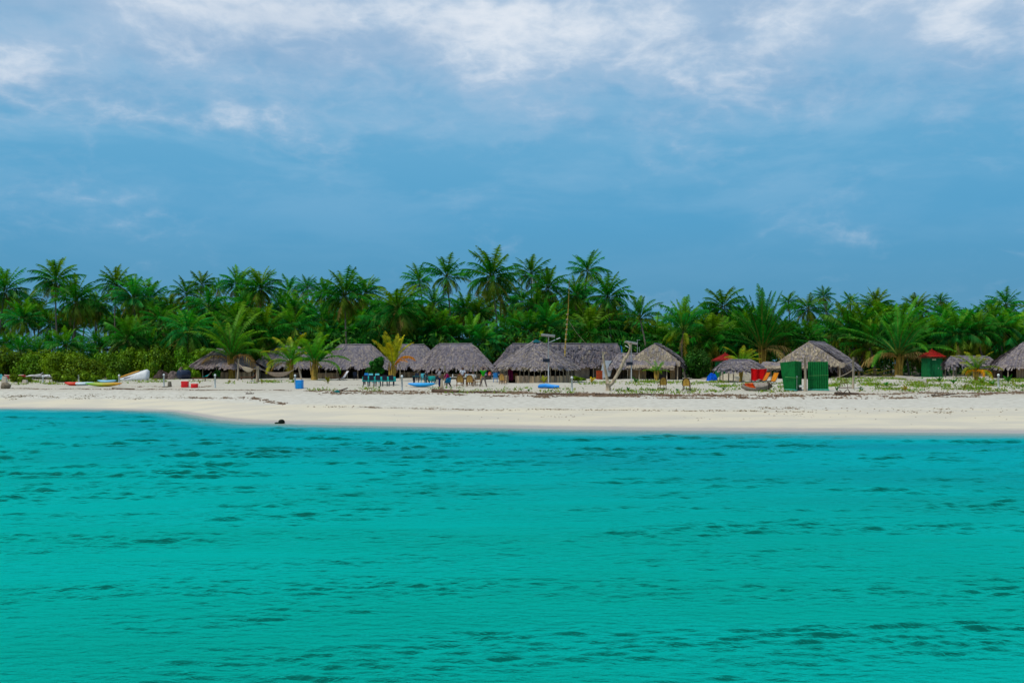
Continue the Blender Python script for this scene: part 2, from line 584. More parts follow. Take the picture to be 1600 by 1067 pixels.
wy = [7.0]
while wy[-1] < 92: wy.append(wy[-1] + max(.036, wy[-1] * .0024))
wy = np.concatenate([[-400, -150, -60, -30, -15, -6, 0, 4], np.array(wy), [110, 140, 200]])
uu = spread(.60, 45, .0011, 1.30)
Ug, Yg_ = np.meshgrid(uu, wy)
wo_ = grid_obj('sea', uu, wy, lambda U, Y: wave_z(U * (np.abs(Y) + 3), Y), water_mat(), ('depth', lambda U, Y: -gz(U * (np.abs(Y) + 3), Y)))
cs = np.empty(len(wo_.data.vertices) * 3, np.float32); wo_.data.vertices.foreach_get('co', cs)
cs = cs.reshape(-1, 3); cs[:, 0] = (Ug * (np.abs(Yg_) + 3)).ravel(); wo_.data.vertices.foreach_set('co', cs.ravel()); wo_.data.update()
tag(wo_, kind='structure')


# ------------------------------------------------------------------ palms
def mixc(a, b, f): return tuple(a[k] + (b[k] - a[k]) * f for k in range(3))


GREEN_D = (.002, .095, .016); GREEN_M = (.010, .185, .010); GREEN_Y = (.14, .27, .003)
YELLOW = (.33, .23, .006); ORANGE = (.55, .19, .003); BROWN = (.20, .115, .035); STRAW = (.30, .19, .07)


def frond(mb, base, az, el, L, droop, rr, tint, lw=.75, n=20, seg=1, hang=.35, tip=None, bw=.10, stalk=.22, rach=(.14, .16, .03)):
    """one feather leaf: arching rachis and two rows of leaflets"""
    p = Vector(base)
    sd_ = Vector((math.cos(az), -math.sin(az), 0))
    roll = rr.uniform(-.35, .35)
    pts = [p.copy()]
    tang = []
    a = az
    wob = rr.uniform(-.25, .25)
    for i in range(n):
        s_ = i / n
        e = el - droop * s_ ** 1.35
        a += wob / n
        d = Vector((math.sin(a) * math.cos(e), math.cos(a) * math.cos(e), math.sin(e)))
        p = p + d * (L / n)
        pts.append(p.copy()); tang.append(d)
    tang.append(tang[-1])
    for i in range(0, n, 2):
        j = min(i + 2, n)
        r0 = .045 * L / 3.2 * (1 - i / n) + .008; r1 = .045 * L / 3.2 * (1 - j / n) + .008
        up = sd_.cross(tang[i]).normalized()
        a0, a1, a2 = pts[i] - sd_ * r0, pts[i] + sd_ * r0, pts[i] + up * r0
        b0, b1, b2 = pts[j] - sd_ * r1, pts[j] + sd_ * r1, pts[j] + up * r1
        rt = mixc(rach, tint, .35)
        mb.poly([a0, a2, b2, b0], 0, rt); mb.poly([a2, a1, b1, b2], 0, rt); mb.poly([a1, a0, b0, b1], 0, rt)
    i0 = max(1, int(n * stalk))
    for i in range(i0, n + 1):
        s_ = i / n
        prof = math.sin(PI * (.16 + .80 * (s_ - stalk) / (1 - stalk))) ** .7
        t_ = tang[i]
        up = sd_.cross(t_).normalized()
        if up.z < 0: up = -up
        for sg in (-1, 1):
            if rr.random() < .05: continue
            l = lw * prof * rr.uniform(.8, 1.12) * L / 3.2
            d = (sd_ * sg * math.cos(roll * sg) + up * (.25 + roll * .5 * sg) + t_ * rr.uniform(.55, .85)).normalized()
            q0 = pts[i]
            wv = t_ * (bw * L / 3.2 * .5)
            mid = q0 + d * l * .5
            end = q0 + d * l * .92 + Vector((0, 0, -hang * l * rr.uniform(.7, 1.3)))
            tt = mixc(tint, tip, s_ ** 1.5 * rr.uniform(.6, 1)) if tip else tint
            v = rr.uniform(.75, 1.25)
            tt = tuple(c * v for c in tt)
            if seg == 1:
                mb.poly([q0 - wv, q0 + wv, end], 0, tt)
            else:
                mb.poly([q0 - wv, q0 + wv, mid + wv * .8, mid - wv * .8], 0, tt)
                mb.poly([mid - wv * .8, mid + wv * .8, end], 0, tt)


def make_crown(style, seed, L=3.2):
    rr = random.Random(seed)
    g_, d_ = MB(), MB()
    if style == 'full':    N, e0, e1, dr, dry = 46, 88, -40, (50, 100), 9
    elif style == 'star':  N, e0, e1, dr, dry = 30, 84, -28, (50, 95), 6
    elif style == 'droop': N, e0, e1, dr, dry = 42, 80, -50, (65, 110), 13
    else:                  N, e0, e1, dr, dry = 26, 88, 2, (30, 90), 3
    for i in range(N):
        f = (i + .5) / N
        az = i * 2.39996 + rr.uniform(-.3, .3)
        el = R(e0 + (e1 - e0) * f ** .85 + rr.uniform(-9, 9))
        ll = L * (.72 + .34 * math.sin(PI * min(1, f + .22))) * rr.uniform(.88, 1.1)
        dp = R(rr.uniform(*dr)) * (.55 + .6 * f)
        if f < .3: t = mixc(GREEN_Y, GREEN_M, min(1, f / .3 + (.1 if seed % 2 else .4)))
        elif f < .78: t = mixc(GREEN_M, GREEN_D, rr.random())
        else: t = mixc(GREEN_M, mixc(GREEN_Y, YELLOW, rr.random() * (.9 if seed % 2 else .5)), min(1, (f - .78) / .22 * rr.uniform(.5, 1.3)))
        b = Vector((math.sin(az) * .12, math.cos(az) * .12, .25 - .5 * f))
        frond(g_, b, az, el, ll, dp, rr, t, lw=1.0 if style != 'up' else .72, n=26 if style != 'up' else 34, seg=1 if style != 'up' else 2,
              hang=.55 + .6 * f, bw=.135 if style != 'up' else .09, tip=(mixc(t, YELLOW, .5) if f > .6 else None))
    for i in range(dry):
        az = rr.uniform(0, 2 * PI)
        frond(d_, (math.sin(az) * .15, math.cos(az) * .15, -.3), az, R(rr.uniform(-62, -15)), L * rr.uniform(.6, .95), R(rr.uniform(20, 60)), rr,
              mixc(BROWN, STRAW if rr.random() < .6 else YELLOW, rr.random()), lw=.5, n=16, hang=.6, rach=(.25, .16, .06))
    return g_.mesh('crown', LEAF), d_.mesh('dry_fronds', DRY)


CR = {k: [make_crown(k, 100 + 10 * j + i) for i in range(c)] for j, (k, c) in enumerate([('full', 4), ('star', 3), ('droop', 3), ('up', 4)])}


def trunk_mesh(base, top, r0, r1, bend, rr):
    mb = MB()
    N = 9
    b = Vector(base); t = Vector(top)
    ps, rs = [], []
    for i in range(N + 1):
        s_ = i / N
        p = b.lerp(t, s_) + Vector((bend * math.sin(PI * s_) * (t - b).length * .06, 0, 0))
        ps.append(p)
        rs.append((r0 + (r1 - r0) * s_) * (1 + .5 * max(0, 1 - s_ * 9)))
    mb.tube(ps, rs, 7)
    return mb.mesh('trunk', TRUNK, True)


def palm(px, py, r, D, style, k, label, group=None, bpx=None, name='coconut_palm', seed=0, nuts=False, stem=None):
    """crown centre at photo pixel (px,py) and distance D, crown radius r pixels"""
    rr = random.Random(seed * 31 + int(px * 7 + py))
    top = P(px, py, D)
    bx = bpx if bpx is not None else px + rr.uniform(-14, 14)
    b = GX(bx, D + rr.uniform(-1.5, 1.5))
    b.z -= .15
    if top.z < b.z + .5: top.z = b.z + .5
    root = thing(name, label, 'palm tree', b, 0, group)
    s_ = r * D / FPX / 2.45
    t_local = top - b
    h = t_local.z
    tm = trunk_mesh((0, 0, 0), t_local, .17 if h > 5 else .22, .11 if h > 5 else .2, rr.uniform(-1, 1), rr)
    if stem: tm.materials[0] = stem
    link('trunk', tm, root)
    cm, dm = CR[style][k % len(CR[style])]
    rz = rr.uniform(0, 6.28)
    o = link('crown', cm, root, t_local, rz); o.scale = (s_, s_, s_ * rr.uniform(.95, 1.12))
    o.rotation_euler = (rr.uniform(-.12, .12), rr.uniform(-.12, .12), rz)
    o = link('dry_fronds', dm, root, t_local, rz); o.scale = (s_, s_, s_)
    return root


SKY_PALMS = [
    (8, 456, 30, 172, 'full', 0, None, "broad palm cut by the photo's left edge, crown above the scrub hedge"),
    (42, 472, 23, 196, 'droop', 1, None, "hazy palm with brown skirt between the left-edge palm and the tall leaning palm"),
    (87, 440, 31, 165, 'full', 1, 95, "tallest palm over the left scrub hedge, its trunk leaning slightly"),
    (119, 472, 31, 158, 'full', 2, None, "palm with yellow lower fronds just right of the tall leaning palm"),
    (152, 476, 24, 178, 'droop', 0, None, "palm with mustard lower fronds behind the multicoloured kayak"),
    (182, 447, 25, 176, 'full', 3, None, "tall palm with wind-swept top above the multicoloured kayak's right end"),
    (208, 466, 30, 160, 'full', 0, 210, "bright green palm with tan skirt above the overturned white boat"),
    (233, 470, 26, 180, 'full', 2, None, "dark rounded palm behind the one with the grey-green drooping crown"),
    (251, 503, 28, 152, 'droop', 2, 252, "grey-green drooping palm on slim pale trunks right of the white boat"),
    (291, 462, 25, 162, 'star', 0, 293, "palm on a long bare pale trunk above the two red boxes"),
    (315, 446, 20, 182, 'star', 1, None, "small dark crown peeking over the pale-trunked palm's right side"),
    (325, 482, 27, 156, 'droop', 0, 327, "palm with a thick hanging skirt of brown dead fronds"),
    (341, 452, 15, 200, 'star', 2, None, "tiny far crown between the brown-skirted palm and the next tall pair"),
    (371, 446, 25, 178, 'full', 1, None, "bluish tall palm behind the yellow-fronded palm over the hammocks"),
    (408, 452, 29, 160, 'full', 3, None, "palm with golden lower fronds rising over the hammock posts"),
    (452, 457, 22, 180, 'star', 0, None, "half-hidden palm over the blue box, lower left of a feathery crown"),
    (480, 452, 20, 186, 'star', 2, None, "feathery pale palm above the young palm by the blue box"),
    (507, 462, 22, 178, 'full', 2, None, "dark palm touching the left side of the palm with a bare straight trunk"),
    (539, 464, 36, 150, 'full', 0, 544, "big palm on a bare straight trunk over the hipped hut with white deckchair"),
    (572, 458, 25, 174, 'full', 3, None, "palm with one frond bent right above the blue dining table"),
    (622, 484, 41, 148, 'droop', 1, None, "wide palm with long drooping yellow fronds above the orange-fronded young palm"),
    (655, 442, 23, 180, 'star', 1, None, "slim-fronded palm on the skyline left of the star-shaped pale-green palm"),
    (698, 434, 31, 166, 'star', 0, None, "star-shaped pale green palm high over the hut with people in front"),
    (768, 434, 39, 158, 'full', 1, None, "very full dark palm high over the green-shirted person"),
    (830, 430, 28, 170, 'star', 2, None, "open feathered palm on the skyline above the round-roofed restaurant hut"),
    (856, 452, 27, 165, 'full', 2, None, "dense palm tucked under the open feathered skyline palm"),
    (918, 424, 27, 172, 'star', 1, 919, "tallest palm, bare-trunked, standing out on the skyline right of the mast"),
    (900, 462, 24, 168, 'full', 3, None, "palm low beneath the skyline's tallest bare-trunked palm"),
    (950, 467, 31, 156, 'full', 0, None, "wide palm on the falling skyline above the dry forked tree"),
    (1000, 498, 30, 150, 'up', 0, None, "upright young palm at the skyline notch above the second solar lamp"),
    (1068, 518, 38, 143, 'up', 1, None, "tall upright palm behind the gable hut's right roof slope"),
    (1102, 488, 15, 205, 'star', 0, None, "small far palm with yellow base left of the dark round-topped palm"),
    (1130, 482, 32, 158, 'droop', 2, None, "dark round-topped palm behind the open shelter with the red cloth"),
    (1232, 473, 15, 210, 'star', 1, None, "thin far palm right beside the huge upright palm's tips"),
    (1262, 484, 24, 200, 'droop', 1, None, "pale yellow-green far palm above the green corrugated screen"),
    (1287, 464, 15, 205, 'star', 2, 1290, "thin far palm with tall bare trunk and highest small crown right of the screen"),
    (1292, 490, 16, 215, 'star', 0, None, "hazy far palm just under the thin tall-trunked one"),
    (1329, 473, 14, 208, 'star', 1, None, "lone small far palm above the rope post"),
    (1330, 525, 42, 146, 'up', 3, None, "dark spreading palm behind the rope post"),
    (1368, 482, 24, 176, 'full', 1, None, "palm behind the left shoulder of the great short-trunked palm"),
    (1432, 484, 24, 176, 'full', 3, None, "palm behind the right shoulder of the great short-trunked palm"),
    (1470, 470, 12, 210, 'star', 2, None, "smallest far crown above the red-roofed green hut"),
    (1474, 495, 22, 172, 'droop', 0, None, "palm with ash-grey skirt above the red-roofed green hut"),
    (1506, 500, 17, 190, 'star', 0, None, "small palm in the dip above the flat-roofed shelter"),
    (1546, 484, 16, 196, 'star', 1, None, "narrow palm left of the leaning one near the photo's right edge"),
    (1572, 478, 24, 176, 'star', 0, 1580, "leaning palm on the skyline near the photo's right edge"),
    (1592, 522, 32, 150, 'full', 2, None, "palm with yellow hanging fronds at the photo's right edge"),
    (1552, 508, 30, 160, 'full', 0, None, "broad dark palm behind the bushes of the flat-roofed shelter"),
]
for i, (px, py, r, D, st, k, bpx, lab) in enumerate(SKY_PALMS):
    palm(px, py, r, D, st, k, lab, 'coconut palms along the skyline', bpx, seed=i, nuts=(st in ('full', 'star') and r > 24))

# the packed grove below the skyline, zone by zone
ZONES = [(0, 90, 'scrub hedge at the far left'), (90, 190, 'multicoloured kayak'), (190, 300, 'overturned white boat'), (300, 420, 'first hammock'),
         (420, 540, 'blue box'), (540, 640, 'blue dining table'), (640, 740, 'rattan chairs and long white table'), (740, 840, 'round-roofed restaurant hut'),
         (840, 960, 'tall bare mast'), (960, 1080, 'gable hut with the slit'), (1080, 1210, 'open shelter with the red cloth'),
         (1210, 1340, 'green corrugated screen'), (1340, 1480, 'great short-trunked palm'), (1480, 1610, 'flat-roofed shelter')]


def sky_y(px):
    xs = [0, 90, 200, 300, 400, 480, 540, 620, 700, 770, 850, 920, 960, 1010, 1060, 1130, 1190, 1240, 1290, 1340, 1400, 1470, 1520, 1570, 1600]
    yy = [465, 460, 468, 470, 465, 468, 472, 470, 458, 455, 455, 462, 480, 505, 520, 495, 490, 520, 515, 520, 490, 500, 508, 498, 505]
    return float(np.interp(px, xs, yy))


rz = random.Random(21)
for (a, b, lm) in ZONES:
    npal = int((b - a) / 15)
    left = b <= 190
    gap = 1210 <= a < 1340
    for i in range(npal):
        px = a + (i + rz.uniform(.1, .9)) * (b - a) / npal
        f = rz.random()
        D = rz.uniform(162, 205) if left or gap else rz.uniform(160, 188)
        py = sky_y(px) + 10 + f * 46
        palm(px, py, rz.uniform(19, 30) * 160 / D, D, rz.choice(['full', 'full', 'droop', 'star']), rz.randrange(4),
             "tall coconut palm crowded into the grove behind the " + lm, 'tall grove palms behind the ' + lm, seed=500 + i)
    nlow = int((b - a) / 17)
    for i in range(nlow):
        px = a + (i + rz.uniform(.1, .9)) * (b - a) / nlow
        D = rz.uniform(150, 166) if 420 < px < 1080 else rz.uniform(142, 158)
        py = rz.uniform(512, 545)
        if left: py = rz.uniform(535, 552)
        palm(px, py, rz.uniform(26, 42) * (.6 if left or gap else 1), D, rz.choice(['up', 'full', 'full', 'droop']), rz.randrange(4),
             "low young palm filling the dark undergrowth behind the " + lm, 'low grove palms behind the ' + lm, seed=900 + i, name='young_palm')


# near palms, each with its own fronds
def near_palm(px, by, cy, L, nf, els, droop, seed, label, tints, tips=None, D=None, dry=0, stemr=.22, lean=0, name='young_palm', aim=None, dryt=None, lw=.72, stalk=.16, dead=None, dryel=(5, 35)):
    rr = random.Random(seed)
    b = at(px, by) if D is None else GX(px, D)
    D = b.y
    top = P(px + lean, cy, D) - b
    root = thing(name, label, 'palm tree', b - Vector((0, 0, .1)))
    mb = MB()
    mb.tube([Vector((0, 0, 0)), top * .5 + Vector((.05, 0, 0)), top], [stemr * 1.25, stemr, stemr * .75], 9)
    for i in range(7):       # sheathing leaf bases
        a = rr.uniform(0, 6.28)
        mb.tube([top * .35 + Vector((math.sin(a) * stemr, math.cos(a) * stemr, 0)), top * 1.05 + Vector((math.sin(a) * stemr * 1.5, math.cos(a) * stemr * 1.5, .3))], [.09, .05], 5)
    mb.build('trunk', STEM, root, smooth=True)
    gm, dm = MB(), MB()
    for i in range(nf):
        f = (i + .5) / nf
        az = (i * 2.39996 + rr.uniform(-.35, .35)) if aim is None else aim[i % len(aim)] + rr.uniform(-.12, .12)
        el = R(els[0] + (els[1] - els[0]) * f + rr.uniform(-6, 6))
        t = mixc(tints[0], tints[1], f * rr.uniform(.7, 1.2) if f < .95 else 1)
        frond(gm, top + Vector((math.sin(az) * .1, math.cos(az) * .1, 0)), az, el, L * rr.uniform(.85, 1.1) * (1 - .12 * f), R(rr.uniform(*droop)) * (.6 + .5 * f), rr, t,
              lw=min(lw, 1.05 * 3.2 / L), n=int(14 + L * 5.5), seg=2, hang=.48, bw=.095 * min(1, 4.5 / L), tip=tips, stalk=stalk, rach=(.20, .20, .03))
    gm.build('crown', LEAF, root)
    for i in range(dry):
        az = rr.uniform(0, 6.28) if dead is None else dead[i]
        frond(dm, top + Vector((math.sin(az) * .12, math.cos(az) * .12, -.15)), az, R(rr.uniform(*dryel)), L * rr.uniform(.55, .8), R(rr.uniform(90, 130)), rr, dryt or BROWN,
              lw=.7, n=22, seg=2, hang=.7, bw=.12, stalk=.12, rach=(.3, .18, .04))
    if dry: dm.build('dry_fronds', DRY, root)
    return root


near_palm(362, 592, 560, 7.6, 20, (87, 30), (40, 95), 3, "large young palm with thick orange-yellow stem left of the first hammock post", (mixc(GREEN_M, GREEN_D, .3), GREEN_M), GREEN_Y, dry=4, stemr=.42)
near_palm(404, 590, 566, 5.4, 17, (82, 18), (50, 100), 5, "leafy young palm behind the middle hammock post", (GREEN_M, GREEN_D), GREEN_Y, dry=3, dryt=STRAW, stemr=.3)
near_palm(455, 588, 566, 4.6, 14, (80, 15), (55, 100), 9, "dark young palm with drooping fronds between the hammock and the yellow-stemmed palm", (GREEN_M, GREEN_D), YELLOW, D=126, dry=1)
near_palm(491, 593.5, 567, 4.7, 15, (84, 20), (50, 105), 12, "bushy young palm with bright yellow stem right of the blue box", (GREEN_M, GREEN_M), GREEN_Y, stemr=.36, dry=1, dryt=YELLOW)
near_palm(612, 595, 570, 4.2, 10, (86, 52), (20, 55), 17, "young palm with yellow upright and orange drooping fronds by the blue dining table",
          (mixc(GREEN_Y, YELLOW, .25), mixc(GREEN_Y, YELLOW, .7)), YELLOW, dry=3, dryt=ORANGE, stemr=.33, lean=2, dead=[1.2, 1.7, 2.1], dryel=(50, 70), aim=[5.6, .7, 1.0, 5.2, .3, 4.9, 1.3, 3.2, .1])
near_palm(1026, 594, 582, 2.1, 9, (82, 25), (50, 95), 21, "small palm growing before the gable hut's doorway", (GREEN_M, GREEN_Y), GREEN_Y, stemr=.2, stalk=.2, dry=1)
near_palm(1157, 596, 569, 3.0, 11, (76, 25), (40, 85), 25, "young palm with thin brown stem rising behind and above the open shelter roof", (GREEN_M, GREEN_Y), YELLOW, stemr=.15, lean=2, D=114)
near_palm(1404, 588, 556, 9.2, 23, (87, 20), (35, 85), 29, "great short-trunked palm with arching fronds left of the red-roofed green hut", (mixc(GREEN_M, GREEN_D, .4), GREEN_D), mixc(GREEN_M, GREEN_Y, .6), dry=4, dryt=mixc(BROWN, STRAW, .7), stemr=.48,
          name='coconut_palm', dead=[4.9, 1.5, 4.4, 1.8])
near_palm(1191, 588, 545, 9.2, 32, (89, 26), (15, 62), 41, "huge palm of stiff upright feathery fronds behind the orange deckchairs", (mixc(GREEN_M, GREEN_D, .5), GREEN_D), GREEN_M, D=140, dry=4, dryt=mixc(BROWN, STRAW, .6), stemr=.4, name='coconut_palm')
near_palm(1525, 595, 578, 2.9, 10, (80, 10), (60, 110), 33, "small yellowing palm in front of the flat-roofed shelter", (GREEN_M, GREEN_Y), YELLOW, dry=3, dryt=ORANGE, stemr=.18)
near_palm(232, 589, 580, 2.7, 7, (80, 25), (45, 90), 37, "small olive palm just right of the overturned white boat", (GREEN_Y, GREEN_M), GREEN_Y, stemr=.14)


# ------------------------------------------------------------------ shrubs
def shrub_mesh(seed, n, rx, ry, h, leaf, lobes, c0, c1, fat=1.0):
    rr = random.Random(seed)
    mb = MB()
    L = []
    for i in range(lobes):
        a = rr.uniform(0, 6.28); q = rr.uniform(0, .72) ** .7
        z = rr.uniform(.18, .86) * h * (1 - .35 * q)
        L.append((Vector((math.cos(a) * rx * q, math.sin(a) * ry * q, z)), rr.uniform(.20, .42) * min(rx, h) * fat, rr.uniform(.6, 1.3)))
    for i in range(n):
        c, r, v = L[rr.randrange(lobes)]
        d = Vector((rr.gauss(0, 1), rr.gauss(0, 1), rr.gauss(.25, 1))).normalized()
        p = c + d * r * (rr.random() ** .35) * Vector((1.25, 1.1, 1)).length / 1.9
        if p.z < .03: p.z = rr.uniform(.03, .3)
        a = Vector((rr.gauss(0, 1), rr.gauss(0, 1), rr.gauss(0, .6))).normalized()
        nrm = (d * 1.3 + Vector((rr.gauss(0, .35), rr.gauss(0, .35), rr.gauss(.3, .35)))).normalized()
        s1 = a.cross(nrm).normalized(); s2 = nrm.cross(s1)
        l = leaf * rr.uniform(.6, 1.3)
        t = mixc(c0, c1, rr.random())
        t = sc(t, v * rr.uniform(.7, 1.3))
        mb.poly([p - s1 * l * .5, p + s2 * l * .28, p + s1 * l * .5, p - s2 * l * .28], 0, t)
    st = MB()
    for i in range(min(lobes, 9)):
        c = L[i][0]
        st.tube([Vector((c.x * .15, c.y * .15, -.1)), c * .55 + Vector((0, 0, .1)), c], [.06, .04, .02], 5)
    return mb.mesh('foliage', SHRUB), st.mesh('stems', DARKW)


OLIVE = (.105, .205, .003); OLIVE_D = (.035, .115, .004); LIME = (.17, .27, .004); BUSHG = (.020, .15, .008); BUSHD = (.008, .065, .008)
SH = [shrub_mesh(1, 5200, 3.0, 2.2, 3.0, .30, 22, OLIVE_D, LIME), shrub_mesh(2, 5200, 3.0, 2.2, 3.0, .28, 20, OLIVE_D, OLIVE),
      shrub_mesh(3, 5200, 2.8, 2.2, 3.2, .30, 24, OLIVE, LIME)]
SHD = [shrub_mesh(4, 5200, 3.0, 2.4, 3.4, .34, 20, BUSHD, BUSHG), shrub_mesh(5, 5200, 3.0, 2.4, 3.4, .32, 22, OLIVE_D, BUSHG), shrub_mesh(6, 4600, 2.8, 2.2, 3.6, .34, 18, OLIVE_D, OLIVE)]
SHS = [shrub_mesh(7, 1400, .9, .8, 1.3, .20, 8, BUSHD, (.015, .13, .010)), shrub_mesh(8, 1200, .8, .7, .9, .2, 7, OLIVE, LIME)]


def shrub(ms, px, by, wpx, hpx, label, group=None, nom=(3.0, 3.0), D=None, seed=0, name='shrub'):
    b = at(px, by) if D is None else GX(px, D)
    s_ = b.y / FPX
    root = thing(name, label, 'shrub', b - Vector((0, 0, .05)), random.Random(seed + int(px)).uniform(-.5, .5), group)
    for nm, me in zip(('foliage', 'stems'), ms):
        o = link(nm, me, root)
        o.scale = (wpx * s_ / 2 / nom[0], wpx * s_ / 2 / nom[0] * 1.05, hpx * s_ / nom[1])
    return root


HEDGE = [(5, 592.5, 62, 46, 'cut by the left edge, behind the red canoe'), (48, 592.5, 60, 46, 'behind the thin poles of the white outrigger'), (92, 592.5, 58, 42, 'left of the kayaks, under the tall leaning palm'),
         (134, 592.5, 58, 42, 'behind the white-blue kayak'), (172, 591, 56, 43, 'behind the multicoloured kayak, left of the white boat'), (214, 589, 58, 48, 'behind the overturned white boat'),
         (252, 589, 60, 50, 'behind the dark net heap'), (290, 588, 60, 48, 'behind the dark drum, left of the first thatched hut')]
for i, (px, by, w_, h_, lab) in enumerate(HEDGE):
    shrub(SH[i % 3], px, by, w_ * 1.2, h_ * (1.08, .86, 1.0, .8, .95, 1.05, 1.12, .9)[i], "olive beach scrub " + lab, 'beach scrub hedge on the left', seed=i)
for i, (px, D, w_, h_) in enumerate([(20, 137, 70, 42), (70, 139, 70, 45), (115, 138, 66, 42), (160, 139, 66, 43), (205, 140, 64, 48), (245, 134, 60, 48), (285, 136, 60, 50), (318, 140, 50, 48)]):
    shrub(SH[(i + 1) % 3], px, 0, w_, h_, "scrub in the hedge's second row, showing only its top", 'second row of the left scrub hedge', D=D, seed=20 + i)
RIGHT = [(1088, 592, 52, 46, 'rounded bush right of the gable hut'), (1112, 589, 50, 38, 'bush behind the blue tarpaulin'), (1330, 585, 60, 50, 'bush behind the rope post'),
         (1362, 582, 56, 50, 'dark bush left of the great palm'), (1440, 582, 60, 52, 'dark bush behind the red-roofed green hut'), (1478, 582, 60, 62, 'tall bush right of the red-roofed green hut'),
         (1520, 583, 64, 66, 'pale-topped tall bush behind the flat-roofed shelter'), (1560, 583, 56, 60, 'bush between the flat-roofed shelter and the edge hut')]
for i, (px, by, w_, h_, lab) in enumerate(RIGHT):
    shrub(SHD[(i + (2 if i == 6 else 0)) % 3] if i != 6 else SH[2], px, by, w_, h_, "leafy green " + lab, 'bushes on the right', nom=(3.0, 3.4), seed=40 + i)
shrub(SHS[0], 338, 592, 24, 16, "small round green bush beside the first hut", nom=(.9, 1.3), seed=3)
for i, (px, by, w_, h_, lab) in enumerate([(30, 597, 40, 16, 'before the hedge behind the red canoe'), (98, 597, 46, 20, 'between two white posts at the hedge foot'), (142, 597.5, 44, 22, 'directly above the green-orange kayak'),
                                           (176, 597, 26, 20, "at the overturned boat's low left end"), (300, 592, 36, 26, 'between the dark barrel and the leftmost hut'), (268, 590, 44, 34, 'behind the grey cover sheet')]):
    shrub(SHS[1], px, by, w_, h_, "low olive scrub clump " + lab, 'low scrub clumps on the left', nom=(.8, .9), seed=70 + i)
tb = at(587, 594)
tr_ = thing('small_tree', "small dense dark green tree between the two huts behind the blue table", 'tree', tb)
mbt = MB(); mbt.tube([(0, 0, -.1), (.05, 0, .9), (0, 0, 1.8)], [.10, .08, .05], 7); mbt.build('trunk', DARKW, tr_)
fm, _ = shrub_mesh(77, 5200, .8, .75, 2.5, .22, 16, (.005, .075, .008), (.012, .17, .010), 1.5)
o = link('crown', fm, tr_, (0, 0, .75)); o.scale = (1.15, 1.1, 1.05)

# undergrowth on the grove floor, leaf colours darkened to paint shade between the palms
rr = random.Random(5)
ug = MB()
for i in range(60000):
    px = rr.uniform(-320, 1920)
    D = rr.uniform(142, 196)
    x = (px - 800) / FPX * D
    hmax = 6.6 + 1.3 * math.sin(x * .21) + .8 * math.sin(x * .63 + 2)
    if px < 210: hmax = 3.6
    z = 1.6 + hmax * rr.random() ** .8
    p = Vector((x, D, z))
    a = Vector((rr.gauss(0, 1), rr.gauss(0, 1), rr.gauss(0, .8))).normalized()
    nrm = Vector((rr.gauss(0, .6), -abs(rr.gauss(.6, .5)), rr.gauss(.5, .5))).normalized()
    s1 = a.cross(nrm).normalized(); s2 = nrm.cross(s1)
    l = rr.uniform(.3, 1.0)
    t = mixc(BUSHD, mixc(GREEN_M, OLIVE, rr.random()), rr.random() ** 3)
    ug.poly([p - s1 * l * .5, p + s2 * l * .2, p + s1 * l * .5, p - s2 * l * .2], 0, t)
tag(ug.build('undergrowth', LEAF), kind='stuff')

# the far side of the grove, one mass of crowns
fg = MB()
rr = random.Random(11)
for i in range(200):
    px = rr.uniform(-320, 1920)
    D = rr.uniform(206, 250)
    if px < 200 and rr.random() < .55: continue
    c = P(px, rr.uniform(488, 548) if not 1215 < px < 1330 else rr.uniform(520, 550), D)
    for k in range(20):
        f = k / 20
        frond(fg, c, k * 2.4, R(80 - 100 * f), rr.uniform(3.2, 4.6), R(rr.uniform(40, 90)), rr, mixc(GREEN_M, GREEN_D, rr.random()), lw=.9, n=10, bw=.5, hang=.5)
    fg.tube([c, Vector((c.x + rr.uniform(-1, 1), c.y, 1.5))], [.14, .2], 5, 0, (.09, .08, .05))
tag(fg.build('far_grove', LEAF), kind='stuff')


# ------------------------------------------------------------------ thatched huts
TG = [(.21, .19, .215), (.27, .24, .255), (.165, .155, .19), (.29, .25, .245), (.23, .205, .23), (.33, .285, .265)]
TAN = [(.38, .31, .22), (.32, .26, .19), (.26, .215, .175), (.44, .36, .26)]


